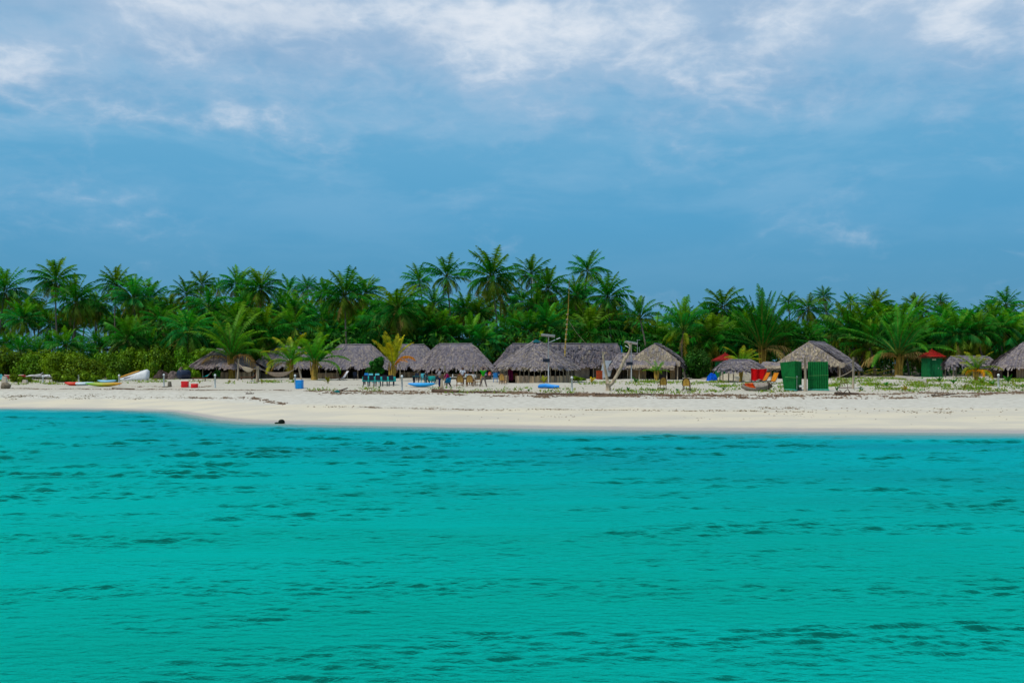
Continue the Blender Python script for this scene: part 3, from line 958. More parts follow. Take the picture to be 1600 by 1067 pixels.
def roof_mb(w, d, rx, ry, he, hr, p=1.0, ex=5.0, tufts=900, fringe=.35, tan=.15, seed=0, cx=0, cy=0, thick=.16, gable=False, warm=0.0, ftan=.6, rs=0.0, ftk=1.15):
    rr = random.Random(seed)
    mb = MB()

    def se(th):
        c, s = math.cos(th), math.sin(th)
        return Vector((w * math.copysign(abs(c) ** (2 / ex), c), d * math.copysign(abs(s) ** (2 / ex), s), 0))

    ph = [rr.uniform(0, 6.28) for _ in range(6)]

    def pt(th, t, off=0.0):
        b = se(th)
        r = Vector((rs + max(-rx, min(rx, b.x * (rx / w * 1.25 if rx else 0))), max(-ry, min(ry, b.y * (ry / d * 1.25 if ry else 0))), 0))
        q = b.lerp(r, t)
        sag = .05 * math.sin(th * 3 + ph[0]) + .04 * math.sin(th * 7 + ph[1]) + .03 * math.sin(th * 13 + t * 5 + ph[2])
        z = he + (hr - he) * (t ** p) + sag * (1 - .3 * t) + off
        return Vector((q.x + cx, q.y + cy, z))

    N, M_ = 72, 10
    mb.grid(lambda u, v: pt(u * 2 * PI, v * .999), N, M_, 0, lambda u, v: mixc(TG[0], TG[rr.randrange(6)], .5), closed=True)
    mb.grid(lambda u, v: pt(u * 2 * PI, v * .98, -thick), N, M_, 0, (.10, .085, .07), closed=True)
    # perimeter sampled by length
    ths = [i * 2 * PI / 400 for i in range(400)]
    cum = [0]
    for i in range(400): cum.append(cum[-1] + (se(ths[(i + 1) % 400]) - se(ths[i])).length)
    per = cum[-1]

    def thL(u): return float(np.interp(u * per, cum, ths + [2 * PI]))
    for i in range(int(tufts * 2.6)):
        th = thL(rr.random()); t = 1 - rr.random() ** .6
        t = min(.97, t)
        if rr.random() < .6: t = round(t * 9) / 9 + rr.uniform(-.02, .02)
        t = max(.01, min(.97, t))
        a = pt(th, t); dn = (pt(th, max(0, t - .03)) - a)
        if dn.length < 1e-5: continue
        dn.normalize()
        sd_ = dn.cross(Vector((0, 0, 1)))
        if sd_.length < 1e-4: continue
        sd_.normalize(); nn = sd_.cross(dn).normalized()
        if nn.z < 0: nn = -nn
        l = rr.uniform(.35, .95); wd = rr.uniform(.04, .15)
        tt = mixc(rr.choice(TAN), TG[1], .45) if rr.random() < tan * .8 else rr.choice(TG)
        tt = mixc(tt, (.30, .19, .15), warm * rr.random())
        sk = rr.uniform(-.15, .15)
        mb.poly([a - sd_ * wd + nn * .02, a + sd_ * wd + nn * .02, a + dn * l + sd_ * (wd * .8 + sk) + nn * rr.uniform(.04, .10), a + dn * l - sd_ * (wd * .8 - sk) + nn * rr.uniform(.04, .10)], 0, tt)
    nf = int(per / .085)
    for i in range(nf):
        th = thL((i + rr.random()) / nf)
        a = pt(th, .02); o = Vector((a.x - cx, a.y - cy, 0)).normalized()
        sd_ = Vector((-o.y, o.x, 0))
        l = fringe * rr.uniform(.5, 1.25); wd = rr.uniform(.05, .13)
        tt = sc(rr.choice(TAN) if rr.random() < ftan else rr.choice(TG), ftk)
        e = a + o * rr.uniform(.0, .14) + Vector((0, 0, -l))
        a2 = pt(th, .09) + Vector((0, 0, .03))
        mb.poly([a2 - sd_ * wd, a2 + sd_ * wd, a + sd_ * wd + Vector((0, 0, .03)), a - sd_ * wd + Vector((0, 0, .03))], 0, tt)
        mb.poly([a - sd_ * wd + Vector((0, 0, .03)), a + sd_ * wd + Vector((0, 0, .03)), e + sd_ * wd * .5, e - sd_ * wd * .5], 0, tt)
    if rx > .3 or ry > .3:    # ridge bundle
        A = Vector((cx + rs - rx, cy - ry, hr + .03)); B = Vector((cx + rs + rx, cy + ry, hr + .03))
        ps = [A.lerp(B, k / 8) + Vector((0, 0, rr.uniform(-.03, .04))) for k in range(9)]
        mb.tube(ps, [.10] * 9, 6, 0, TG[1])
    return mb


def wall_mb(mb, p, q, z0, z1, step=.16, tan=TAN, rr=rnd, gap=0.0, th=.05):
    """upright reed or board matting from p to q (x,y)"""
    p = Vector((p[0], p[1], 0)); q = Vector((q[0], q[1], 0))
    L = (q - p).length; n = max(1, int(L / step)); ang = math.atan2(q.y - p.y, q.x - p.x)
    for i in range(n):
        c = p.lerp(q, (i + .5) / n)
        wd = L / n * (1 - gap) * rr.uniform(.86, 1.0)
        h = (z1 - z0) * rr.uniform(.95, 1.02)
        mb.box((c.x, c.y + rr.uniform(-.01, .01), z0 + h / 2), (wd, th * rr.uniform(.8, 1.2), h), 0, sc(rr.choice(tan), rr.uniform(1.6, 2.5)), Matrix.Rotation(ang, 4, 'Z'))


def post(root, x, y, h, r=.06, z0=-.2, lean=0, m=None, name='post'):
    mb = MB()
    mb.tube([(x, y, z0), (x + lean * .5 + .01, y, h * .5), (x + lean, y, h)], [r * 1.1, r, r * .9], 7)
    return mb.build(name, m or POLE, root, smooth=True)


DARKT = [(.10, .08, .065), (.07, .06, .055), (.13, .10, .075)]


def hut(px, by, label, w, d, rx, ry, he, hr, posts=True, back=True, low=None, rot=0.0, seed=0, p=1.0, ex=5, tan=.15, D=None, tufts=1300, fringe=.32, warm=0.0, back_h=None, back_cov=(-.9, .9), name='thatched_hut', postn=5, ftan=.6):
    b = at(px, by) if D is None else GX(px, D)
    b = b.copy(); b.y += d * .8
    b.x = (px - 800) / FPX * b.y
    b.z = g(b.x, b.y - d * .8)
    root = thing(name, label, 'hut', b, rot)
    roof_mb(w, d, rx, ry, he, hr, p, ex, tufts, fringe, tan, seed, warm=warm, ftan=ftan).build('roof', THATCH, root)
    rr = random.Random(seed + 50)
    if posts:
        for i in range(postn):
            x = -w * .93 + 2 * w * .93 * i / (postn - 1)
            post(root, x + rr.uniform(-.1, .1), -d * .90 * (1 if 0 < i < postn - 1 else .8), he + .12, .065, lean=rr.uniform(-.05, .05))
        for i in range(postn):
            x = -w * .9 + 2 * w * .9 * i / (postn - 1)
            post(root, x, d * .8, he + .15, .065)
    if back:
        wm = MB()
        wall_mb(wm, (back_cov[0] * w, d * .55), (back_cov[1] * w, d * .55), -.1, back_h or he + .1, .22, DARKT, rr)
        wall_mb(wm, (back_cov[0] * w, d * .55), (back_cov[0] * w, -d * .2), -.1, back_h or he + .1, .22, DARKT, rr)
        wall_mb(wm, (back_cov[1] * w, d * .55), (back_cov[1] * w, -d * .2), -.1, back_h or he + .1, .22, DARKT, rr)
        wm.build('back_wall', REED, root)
    if low is not None:
        x0, x1, h = low
        wm = MB()
        wall_mb(wm, (x0 * w, -d * .72), (x1 * w, -d * .72), -.1, h, .13, TAN, rr)
        wm.build('half_wall', REED, root)
    return root, b


hut(352, 591, "low hipped thatched hut with posts, leftmost, behind the large young palm", 4.6, 3.2, 1.2, 0, 1.55, 3.95, seed=1, low=(-.2, .9, .9), warm=.5, D=133, ex=6)
hut(450, 590, "thatched hut mostly hidden by the young palms behind the hammocks", 5.2, 3.4, 1.5, 0, 1.6, 4.5, seed=2, low=(-.8, .4, .8), D=139, ex=5)
hut(556, 591, "hipped thatched hut with long straight ridge, white deckchair at its posts", 5.3, 3.6, 2.15, 0, 1.62, 4.60, seed=3, low=(-.92, -.35, .75), tan=.12, D=134, postn=8)
hut(644, 591, "thatched hut standing half behind the orange-fronded young palm", 4.6, 3.4, 1.7, 0, 1.6, 4.65, seed=4, low=(-.3, .95, .85), D=137, postn=6)
hut(712, 591, "steep thatched hut behind the people, its eave dropping lower on the right", 5.0, 3.6, 2.15, 0, 1.5, 4.55, seed=5, low=(-.9, .9, .7), tan=.10, D=127, warm=.15, p=.92, postn=6)

# long hut behind the round restaurant
D6 = 133
b6 = GX(872, D6); b6.y += 3.4; b6.x = (872 - 800) / FPX * b6.y
lh = thing('long_thatched_hut', "long ridged shaggy thatched hut with open right gable and blue tarpaulin edge", 'hut', b6)
rm = roof_mb(8.6, 3.6, 7.2, 0, 1.95, 4.72, 1.0, 9, 2200, .35, .12, 61, warm=.35, rs=.95)
rr = random.Random(8)
for i in range(420):      # loose shaggy palm mats standing proud on the slopes
    x = rr.uniform(-8.0, 8.3); t = rr.uniform(.05, .95)
    x += max(0, 1.2 * t if x < -6.5 else 0)
    a = Vector((x, -3.6 * (1 - t), 1.95 + 2.77 * t + .10))
    dn = Vector((rr.uniform(-.45, .15), -3.6, -2.9)).normalized()
    sd_ = Vector((1, 0, 0)); l = rr.uniform(.5, 1.1); wd = rr.uniform(.06, .2)
    rm.poly([a - sd_ * wd, a + sd_ * wd, a + dn * l + sd_ * wd * .6 + Vector((0, -.03, .10)), a + dn * l - sd_ * wd * .6 + Vector((0, -.03, .10))], 0,
            mixc(rr.choice(TG + TAN[:1]), (.05, .045, .05), rr.random() * .85))
rm.t = [sc(mixc(t, (.15, .15, .20), .25), .82) for t in rm.t]
rm.build('roof', THATCH, lh)
wm = MB()
wm.box((6.1, -2.5, .95), (2.5, .14, 2.1)); wm.box((-6.6, -2.5, .95), (2.6, .14, 2.1))
wm.box((3.1, -2.5, .95), (2.0, .14, 2.1)); wm.box((8.05, 0, .95), (.14, 5.0, 2.3)); wm.box((0, 2.6, .95), (15.5, .14, 2.1)); wm.box((-8.0, 0, .95), (.14, 5.0, 2.1))
wm.build('wall', EARTH, lh)
gm_ = MB(); gm_.poly([(8.28, -3.1, 1.9), (8.28, 3.1, 1.9), (8.28, 1.2, 3.6), (8.28, -1.2, 3.6)], 0, (.26, .23, .23)); gm_.poly([(8.22, -3.1, 1.9), (8.22, -1.2, 3.6), (8.22, 1.2, 3.6), (8.22, 3.1, 1.9)], 0, (.2, .18, .18))
gm_.build('gable_mat', THATCH, lh)
tm_ = MB(); tm_.loft([[(8.45, -2.2, 2.75), (8.62, -2.2, 2.55), (8.62, -2.3, 2.5), (8.45, -2.3, 2.7)], [(8.5, -.5, 4.55), (8.7, -.5, 4.35), (8.7, -.6, 4.3), (8.5, -.6, 4.5)]], 0, (.02, .16, .32))
tm_.build('tarpaulin_edge', CLOTH, lh)
for x in (-4.8, -2.2, 1.2, 4.6, 7.9): post(lh, x, -3.3, 2.1, .08)
wm = MB(); wall_mb(wm, (4.45, -2.62), (4.9, -2.62), -.1, 1.9, .2, DARKT); wall_mb(wm, (7.3, -2.62), (7.95, -2.62), -.1, 1.9, .2, DARKT); wm.build('door_mat', REED, lh)

# thatched lean-to at the long hut's right end
lt = thing('lean_to', "grey thatched lean-to with slim posts between the long hut and the gable hut", 'hut', GX(984, 131))
roof_mb(2.5, 2.3, 1.4, 0, 1.75, 3.3, .9, 5, 500, .5, .2, 63).build('roof', THATCH, lt)
for x, y in ((-1.9, -1.9), (-.2, -2.0), (1.7, -1.9), (-1.9, 1.8), (1.7, 1.8)): post(lt, x, y, 1.85, .06)
wm = MB(); wall_mb(wm, (-2.2, 1.3), (2.2, 1.3), -.1, 1.8, .2, DARKT); wm.build('back_wall', REED, lt)

# round restaurant hut
b7 = at(838, 597.5); D7 = b7.y
b7 = GX(838, D7 + 3.6)
rh = thing('round_roofed_hut', "round-roofed thatched restaurant hut walled with upright poles, tan eaves", 'hut', b7)
roof_mb(4.25, 4.1, .45, 0, 1.88, 4.5, .93, 2.5, 1800, .55, .34, 71, ftan=.97, ftk=2.1).build('roof', THATCH, rh)
cp = MB(); cp.loft([[(.55 * math.cos(a), .45 * math.sin(a), 4.42) for a in np.linspace(0, 6.28, 9)[:-1]], [(.12 * math.cos(a), .1 * math.sin(a), 4.75) for a in np.linspace(0, 6.28, 9)[:-1]]], 0, (.01, .10, .12))
cp.build('roof_cap', CLOTH, rh)
rr = random.Random(3)
for i in range(44):
    th = 2 * PI * (i + .5) / 44
    x, y = 3.98 * math.cos(th), 3.84 * math.sin(th)
    if math.sin(th) < .1 and -3.0 < x < -2.3: continue          # doorway
    post(rh, x + rr.uniform(-.04, .04), y, 1.95, rr.uniform(.035, .055), lean=rr.uniform(-.06, .06))
wm = MB()
for i in range(120):
    th = 2 * PI * (i + .5) / 120
    x, y = 3.92 * math.cos(th), 3.77 * math.sin(th)
    if math.sin(th) < .1 and -3.0 < x < -2.3: continue
    h = rr.uniform(.76, .86)
    wm.box((x, y, h / 2 - .05), (.06, .195, h + .1), 0, sc(rr.choice(TAN), rr.uniform(2.6, 3.6)), Matrix.Rotation(th, 4, 'Z'))
wm.build('half_wall', REED, rh)
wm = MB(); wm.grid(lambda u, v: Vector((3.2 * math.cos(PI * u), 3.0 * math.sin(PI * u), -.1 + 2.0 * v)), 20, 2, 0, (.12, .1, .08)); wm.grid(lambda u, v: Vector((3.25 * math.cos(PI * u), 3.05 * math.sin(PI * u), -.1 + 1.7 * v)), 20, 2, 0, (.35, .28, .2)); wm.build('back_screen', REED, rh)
rl = MB(); rl.tube([(-1.1, -3.76, 1.40), (.6, -3.88, 1.43)], .03, 5); rl.build('rail', POLE, rh)


# gable-fronted huts
def gable_hut(px, by, D, label, w, d, he, hr, seed, slit=True, skirt=(-1, 1, 1.55), p=.82, wallpanels=((-.85, .9),), leanto=None, rot=0.0):
    b = GX(px, D); b.y += d; b.x = (px - 800) / FPX * b.y
    b.z = g(b.x, b.y - d)
    root = thing('gable_thatched_hut', label, 'hut', b, rot)
    rr = random.Random(seed)
    roof_mb(w, d, 0, d * .92, he, hr, p, 7, 1700, .34, .10, seed).build('roof', THATCH, root)
    gm = MB()
    h0 = he + .45

    def gp(u, v):
        x = (u * 2 - 1) * .97
        top = max(h0 + .05, he + (hr - he) * (1 - abs(x)) ** p - .02)
        return Vector((x * w, -d - .22 + .16 * v + rr.uniform(-.02, .02), h0 - .15 + (top - h0 + .15) * v))
    gm.grid(gp, 26, 7, 0, lambda u, v: sc(mixc(TAN[1], TG[3], rr.random()), rr.uniform(1.2, 1.8)))
    gm.grid(lambda u, v: gp(u, v) + Vector((0, .12, 0)), 26, 7, 0, (.12, .1, .08))
    for i in range(420):
        u, v = rr.random(), rr.uniform(.12, 1)
        a = gp(u, v); wd = rr.uniform(.05, .14); l = rr.uniform(.25, .5)
        gm.poly([a + Vector((-wd, -.03, 0)), a + Vector((wd, -.03, 0)), a + Vector((wd * .8, -.09, -l)), a + Vector((-wd * .8, -.09, -l))], 0, sc(rr.choice(TAN + TAN + TG[3:]), rr.uniform(.9, 1.5)))
    gm.build('gable_thatch', THATCH, root)
    # skirt roof across the front
    sk = MB()
    x0, x1, ze = skirt[0] * w, skirt[1] * w, skirt[2]

    def sp(u, v): return Vector((x0 + (x1 - x0) * u, -d - 1.75 + 1.75 * v + .2 * abs(u - .5) ** 2, ze + (he + .60 - ze) * v ** .9 + .05 * math.sin(u * 19)))
    sk.grid(sp, 30, 5, 0, lambda u, v: rr.choice(TG))
    sk.grid(lambda u, v: sp(u, v) - Vector((0, 0, .14)), 30, 5, 0, (.1, .085, .07))
    for i in range(760):
        u, v = rr.random(), max(0, rr.uniform(-.25, 1)); a = sp(u, v); wd = rr.uniform(.06, .18)
        dn = Vector((rr.uniform(-.1, .1), -1, -.55)).normalized(); l = rr.uniform(.3, .6)
        if v == 0: dn = Vector((0, -.25, -1)); l = rr.uniform(.2, .5)
        sk.poly([a + Vector((-wd, 0, .03)), a + Vector((wd, 0, .03)), a + dn * l + Vector((wd * .8, 0, .07)), a + dn * l + Vector((-wd * .8, 0, .07))], 0, rr.choice(TAN if v < .3 else TG + TAN[1:3]))
    sk.build('skirt_roof', THATCH, root)
    if slit:
        sl = MB(); sl.box((-w * .05, -d - .16, he + .62), (w * 1.25, .10, .15)); sl.build('slit_shade_bar', BLACKP, root)  # solid dark bar painting the shade of the gable opening
    for (a, b2) in wallpanels:
        wm = MB(); wall_mb(wm, (a * w, -d - .55), (b2 * w, -d - .55), -.15, ze + .35, .14, [(.27, .21, .135), (.22, .165, .10), (.30, .22, .12)], rr); wm.build('front_mat', REED, root)
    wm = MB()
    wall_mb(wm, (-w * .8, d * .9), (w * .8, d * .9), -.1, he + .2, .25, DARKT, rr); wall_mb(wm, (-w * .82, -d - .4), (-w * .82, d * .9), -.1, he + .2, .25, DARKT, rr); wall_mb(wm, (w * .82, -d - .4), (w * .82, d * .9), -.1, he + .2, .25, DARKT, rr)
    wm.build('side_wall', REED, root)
    for x in (-.95, -.5, .1, .55, .95): post(root, x * w * .98, -d - 1.55, ze + .12, .06, lean=rr.uniform(-.04, .04))
    return root, b


gable_hut(1028, 593, 129, "gable-fronted thatched hut with a dark slit and woven front mats", 3.45, 3.2, 1.75, 4.55, 81, skirt=(-1.30, .82, 1.55), wallpanels=((-.95, -.28), (.62, .80)), p=.66, rot=-R(17))
g9 = bpy.data.objects['gable_thatched_hut']
dm_ = MB(); dm_.box((.9, -3.2 - .58, .75), (1.3, .05, 1.7), 0, (.06, .05, .04)); dm_.build('door', WOODT, g9)
gable_hut(1277, 593, 122, "wide gable-fronted thatched hut behind the green corrugated screen", 4.5, 3.8, 1.40, 4.50, 82, slit=False, skirt=(-1.28, .52, 1.35), wallpanels=((.08, .5),), p=.86, rot=-R(33))
hut(1612, 594, "thatched hut with overlapping bluish roof layers cut by the right edge", 4.3, 3.2, 1.1, 0, 1.55, 4.3, seed=91, D=118, low=(-.7, .9, 1.3), warm=.2, p=.95)

# open flat-roofed shelters
b10 = at(1154, 597); D10 = b10.y
sh = thing('open_shelter', "open shelter with flat grey thatch roof on thin posts before the red cloth", 'shelter', GX(1156, D10 + 1.0))
roof_mb(2.45, 1.5, 1.3, 0, 1.60, 2.42, .8, 4, 700, .10, .05, 95, thick=.1, ftan=.3).build('roof', THATCH, sh)
for x, y, l in ((-2.15, -1.2, 0), (-1.35, -.4, .03), (-1.0, -1.2, .04), (1.05, -1.1, .05), (1.35, -1.25, .04), (2.05, -1.0, .04), (-2.0, 1.1, 0), (2.0, 1.1, 0)): post(sh, x, y, 1.72, .06, lean=l)
fs = thing('flat_shelter', "pale flat-roofed mat shelter on thin posts behind the yellowing palm", 'shelter', GX(1514, 124))
roof_mb(2.75, 1.6, 2.3, 0, 1.75, 2.65, .7, 6, 500, .10, .12, 96, thick=.1, ftan=.3).build('roof', THATCH, fs)
for x, y in ((-2.55, -1.3), (-1.7, -.2), (-.2, -1.3), (1.9, -1.3), (2.45, -1.0), (-2.4, 1.2), (2.4, 1.2)): post(fs, x, y, 1.8, .055)


# green huts with red tiled roofs
def red_hut(px, D, label, w=2.3, h=3.0, sign=True, rot=0.0):
    b = GX(px, D)
    root = thing('green_hut', label, 'hut', b, rot)
    mb = MB()
    rr = random.Random(2)
    n = 12
    for s_ in range(4):
        a = Matrix.Rotation(s_ * PI / 2, 3, 'Z')
        for i in range(n):
            c = a @ Vector(((-.5 + (i + .5) / n) * w, -w / 2, h / 2))
            mb.box(c, (w / n * .94, .05 + .01 * (i % 2), h), 0, sc((.004, .16, .045), rr.uniform(.8, 1.15)), Matrix.Rotation(s_ * PI / 2, 4, 'Z'))
    mb.box((0, 0, h / 2), (w - .06, w - .06, h - .05), 0, (.004, .12, .04))
    mb.build('wall', WOODT, root)
    dr = MB(); dr.box((.05, -w / 2 - .05, h * .44), (.95, .05, h * .86), 0, (.003, .135, .04)); d_ = dr.build('door', WOODT, root)
    hn = MB(); hn.box((.42, -w / 2 - .10, h * .45), (.05, .06, .16), 0, (.3, .3, .3)); hn.build('handle', TINT, d_)
    if sign:
        sg = MB(); sg.box((-.15, -w / 2 - .10, h * .86), (.5, .03, .14), 0, (.65, .60, .35)); sg.build('name_plate', TINT, root)
    rf = MB(); R_ = w * .70; H = h * .36
    for s_ in range(4):
        a = Matrix.Rotation(s_ * PI / 2, 3, 'Z')
        for k in range(5):      # tile courses
            v0, v1 = k / 5, (k + 1) / 5 + .03
            m_ = 12
            for i in range(m_):
                ps = []
                for (u, v, lift) in ((i / m_, v0, .08), ((i + 1) / m_, v0, .08), ((i + 1) / m_, v1, .0), (i / m_, v1, .0)):
                    x = (u * 2 - 1) * R_ * (1 - v); y = -R_ * (1 - v)
                    ps.append(a @ Vector((x, y, h - .08 + H * v + lift + (.05 if i % 2 else 0))))
                rf.poly(ps, 0, sc((.48, .012, .012), rr.uniform(.75, 1.2)))
    rf.box((0, 0, h - .12), (R_ * 2, R_ * 2, .06), 0, (.2, .02, .02)); rf.ball((0, 0, h + H + .03), .09, 6, 4, 0, (.48, .02, .02))
    rf.build('roof', WOODT, root)
    return root


red_hut(1456, 133, "green plank hut with red tiled roof standing alone by the dark bushes", 1.95, 2.75)
red_hut(1133, 128, "green hut with red roof, half hidden behind the open shelter", 1.9, 2.5, sign=False, rot=.2)


# ------------------------------------------------------------------ posts, lamps, mast
def bollard(px, by, top, label, taper=False, r=.085):
    b = at(px, by); h = (by - top) * b.y / FPX
    root = thing('white_post', label, 'post', b, 0, 'white posts along the beach')
    mb = MB(); mb.tube([(0, 0, -.2), (0, 0, .12), (0, 0, h - .22)], [r * 1.15, r, r * .85], 10); mb.build('shaft', CONC, root, smooth=True)
    mb = MB(); mb.ball((0, 0, h - .11), (r * 1.25, r * 1.25, .12), 10, 6); mb.build('cap', WHITE, root, smooth=True)
    return root


for px, by, top, lab in [(67, 598, 586.5, "in front of the white outrigger hull"), (123, 596.5, 585, "rising behind the red and white kayaks"), (186, 602.5, 585, "at the orange tip of the multicoloured kayak"),
                         (256, 604.5, 584, "beside the brown bucket"), (336, 606, 584.5, "right of the two red boxes"), (461, 606.5, 585, "touching the blue box"),
                         (628, 611, 586, "between the blue dining table and the blue kayak"), (893.5, 612, 588, "right of the blue airbed"),
                         (1244, 611, 587, "standing before the green corrugated screen"), (1560, 607.5, 584, "near the right edge by the flat-roofed shelter")]:
    bollard(px, by, top, "round-capped white post " + lab)


def pole_thing(px, by, top, label, r=.1, lean=0.0, m=None, name='wooden_post', group=None, D=None):
    b = at(px, by) if D is None else GX(px, D)
    h = (by - top) * b.y / FPX
    mb = MB()
    mb.tube([(0, 0, -.2), (lean * .4 + .02, 0, h * .4), (lean, 0, h)], [r * 1.1, r, r * .88], 8)
    return tag(mb.build(name, m or POLE, None, b, smooth=True), label, 'post', group), b, h


_, hA, hhA = pole_thing(371, 594, 561, "thin left hammock post with sagging rope at its top", .11, .12, POLE)
_, hB, hhB = pole_thing(402, 597, 572, "thick short hammock post between the two hammocks", .17, .04, POLE)
_, hC, hhC = pole_thing(471.5, 595, 572, "leaning hammock post behind the blue box", .11, -.42, POLE)
pole_thing(695, 602, 571, "pale wooden post between the grey-shirted and magenta-clothed persons", .075)
pole_thing(739.5, 597, 570, "broken-topped wooden post behind the rattan chairs' table", .085, -.03)
pole_thing(1258, 611, 560, "tall wooden post splitting the green corrugated screen", .11)
pole_thing(1333, 607, 558, "wooden rope post standing right of the wide gable hut", .10)
pole_thing(625, 592, 568, "thin pole beside the orange-fronded young palm", .05, D=124)
b = at(690, 610)
mb = MB(); mb.loft([[(-.17, -.15, -.1), (.20, -.15, -.1), (.22, .15, -.1), (-.17, .15, -.1)], [(-.10, -.09, .55), (.12, -.09, .55), (.12, .09, .55), (-.1, .09, .55)], [(.0, -.05, 1.02), (.10, -.05, .92), (.10, .05, .92), (0, .05, 1.02)]])
tag(mb.build('tree_stump', DRIFT, None, b), "tapered weathered stump in front of the blue kayak's right end", 'stump')


def hammock(A, B, label, sag, c, wd=.55, open_=.32):
    root = thing('hammock', label, 'hammock', (A + B) * .5)
    o = (A + B) * .5
    A, B = A - o, B - o

    def cv(t): return A.lerp(B, t) + Vector((0, 0, -sag * 4 * t * (1 - t)))
    mb = MB()
    for off in (0, .03):
        def fn(u, v):
            t = .2 + .6 * u; k = math.sin(PI * u) ** .55
            p = cv(t)
            return p + Vector((0, (v - .5) * wd * 2 * k, abs(v - .5) ** 2 * 2.0 * k - .26 * k - off))
        mb.grid(fn, 22, 8, 0, c)
    mb.build('sling', CLOTH, root)
    rp = MB()
    for (t0, E) in ((.2, A), (.8, B)):
        rp.tube([E, cv(t0)], .03, 4)
        for k in (-1, 1): rp.tube([E.lerp(cv(t0), .25), cv(t0 + (.06 if t0 < .5 else -.06)) + Vector((0, k * .25, 0))], .012, 4)
    rp.build('rope', DRIFT, root)


topA = hA + Vector((.12, 0, hhA * .78)); topB = hB + Vector((.04, 0, hhB * .9)); topC = hC + Vector((-.40, 0, hhC * .95))
hammock(topA, topB - Vector((.1, 0, .05)), "cream hammock slung between the thin and the thick post", .42, (.48, .40, .29))
hammock(topB + Vector((.12, 0, 0)), topC, "long tan hammock slung from the thick post to the leaning post", .80, (.50, .36, .26), .5)

# mast
bm = GX(881, 124); tp = P(889.5, 437, 124) - bm
root = thing('mast', "very tall thin bare wooden mast rising beside the round-roofed hut", 'mast', bm)
mb = MB(); mb.tube([(0, 0, -.2), tp * .35 + Vector((-.05, 0, 0)), tp * .7 + Vector((.08, 0, 0)), tp], [.10, .09, .065, .03], 7); mb.build('pole', STEM, root, smooth=True)
mb = MB()
for k in range(9): mb.tube([tp * (.25 + .05 * k), tp * (.25 + .05 * k) + Vector((0, 0, .12))], .15, 7)
mb.build('lashing', DRIFT, root)
a0 = P(886, 497, 124) - bm; a1 = P(915, 536, 127) - bm
mb = MB(); mb.tube([a0, a0.lerp(a1, .5) + Vector((0, 0, -.25)), a1], .025, 4); mb.build('guy_rope', DRIFT, root)


def solar(px, by, D, ptop, pbox, label, tilt, lamps):
    b = GX(px, D); root = thing('solar_lamp', label, 'street lamp', b)
    s_ = D / FPX
    h = CH + (HY - ptop) * s_ - b.z; hb = CH + (HY - pbox) * s_ - b.z
    mb = MB(); mb.tube([(0, 0, -.2), (0, 0, h - .1)], [.065, .05], 8); mb.build('pole', METAL, root, smooth=True)
    mb = MB(); mb.box((-.05, 0, h), (1.4, .70, .04), 0, (1, 1, 1), Matrix.Rotation(tilt, 4, 'Y') @ Matrix.Rotation(R(-13), 4, 'X')); pn = mb.build('solar_panel', SOLAR, root)
    mb = MB(); mb.box((-.05, .0, h - .045), (1.44, .74, .025), 0, (1, 1, 1), Matrix.Rotation(tilt, 4, 'Y') @ Matrix.Rotation(R(-13), 4, 'X')); mb.build('frame', METAL, pn)
    mb = MB(); mb.box((-.22, -.06, hb), (.72, .34, .36)); mb.build('battery_box', BLACKP, root)
    for (dx, dz) in lamps:
        mb = MB(); mb.tube([(0, 0, h - .75), (dx * .6, 0, h - .75 + dz * .6)], .03, 5); mb.box((dx * .85, 0, h - .75 + dz * .85), (.42, .16, .07), 0, (1, 1, 1), Matrix.Rotation(-math.atan2(dz, dx), 4, 'Y')); mb.build('lamp_head', WHITE, root)


solar(857, 592, 104, 524, 563, "solar lamp with pale panel standing before the round-roofed hut", R(6), ((.55, .22), (1.2, .5)))
solar(986.5, 597, 112, 535, 568, "solar lamp with bluish panel beside the dry forked tree", R(10), ((-.6, .35),))
mb = MB(); mb.tube([(0, 0, 0), (0, 0, 5.4)], .035, 5); mb.tube([(-.1, 0, 5.35), (.35, 0, 5.35)], .03, 5); mb.tube([(.28, 0, 0), (.28, 0, 4.4)], .03, 5)
tag(mb.build('antenna', METAL, None, GX(996, 140)), "thin grey antenna pole behind the gable hut's left shoulder", 'antenna')

# dry forked tree
bt = at(951, 610); s_ = bt.y / FPX
root = thing('dead_tree', "bare bleached forked tree trunk shaped like a V on the sand", 'dead tree', bt)


def rel(px, py, dy=0): return Vector(((px - 951) * s_, dy, (609 - py) * s_))


mb = MB(); mb.tube([rel(951, 613), rel(950.5, 605), rel(950, 598)], [.25, .21, .17], 8)
mb.tube([rel(950.5, 602), rel(957, 597), rel(964, 585), rel(971, 572), rel(975, 562), rel(981, 553), rel(985, 543), rel(986, 535)], [.17, .15, .14, .14, .13, .115, .10, .06], 8)
mb.build('trunk', DRIFT, root, smooth=True)
mb = MB(); mb.tube([rel(950, 600), rel(948, 588), rel(945, 572), rel(942.5, 556), rel(942, 549)], [.15, .12, .10, .085, .05], 8)
mb.tube([rel(942.5, 554), rel(946, 550), rel(948.5, 549.5)], [.06, .05, .03], 6); mb.tube([rel(942.6, 553), rel(941, 548)], [.06, .03], 6); mb.build('left_limb', DRIFT, root, smooth=True)
mb = MB(); mb.tube([rel(977, 562), rel(974, 558), rel(973, 555)], [.11, .09, .06], 7); mb.build('branch_stub', DRIFT, root, smooth=True)
mb = MB(); mb.tube([rel(985.5, 541), rel(981, 535), rel(977, 531)], [.08, .06, .035], 6); mb.build('branch_tip', DRIFT, root, smooth=True)

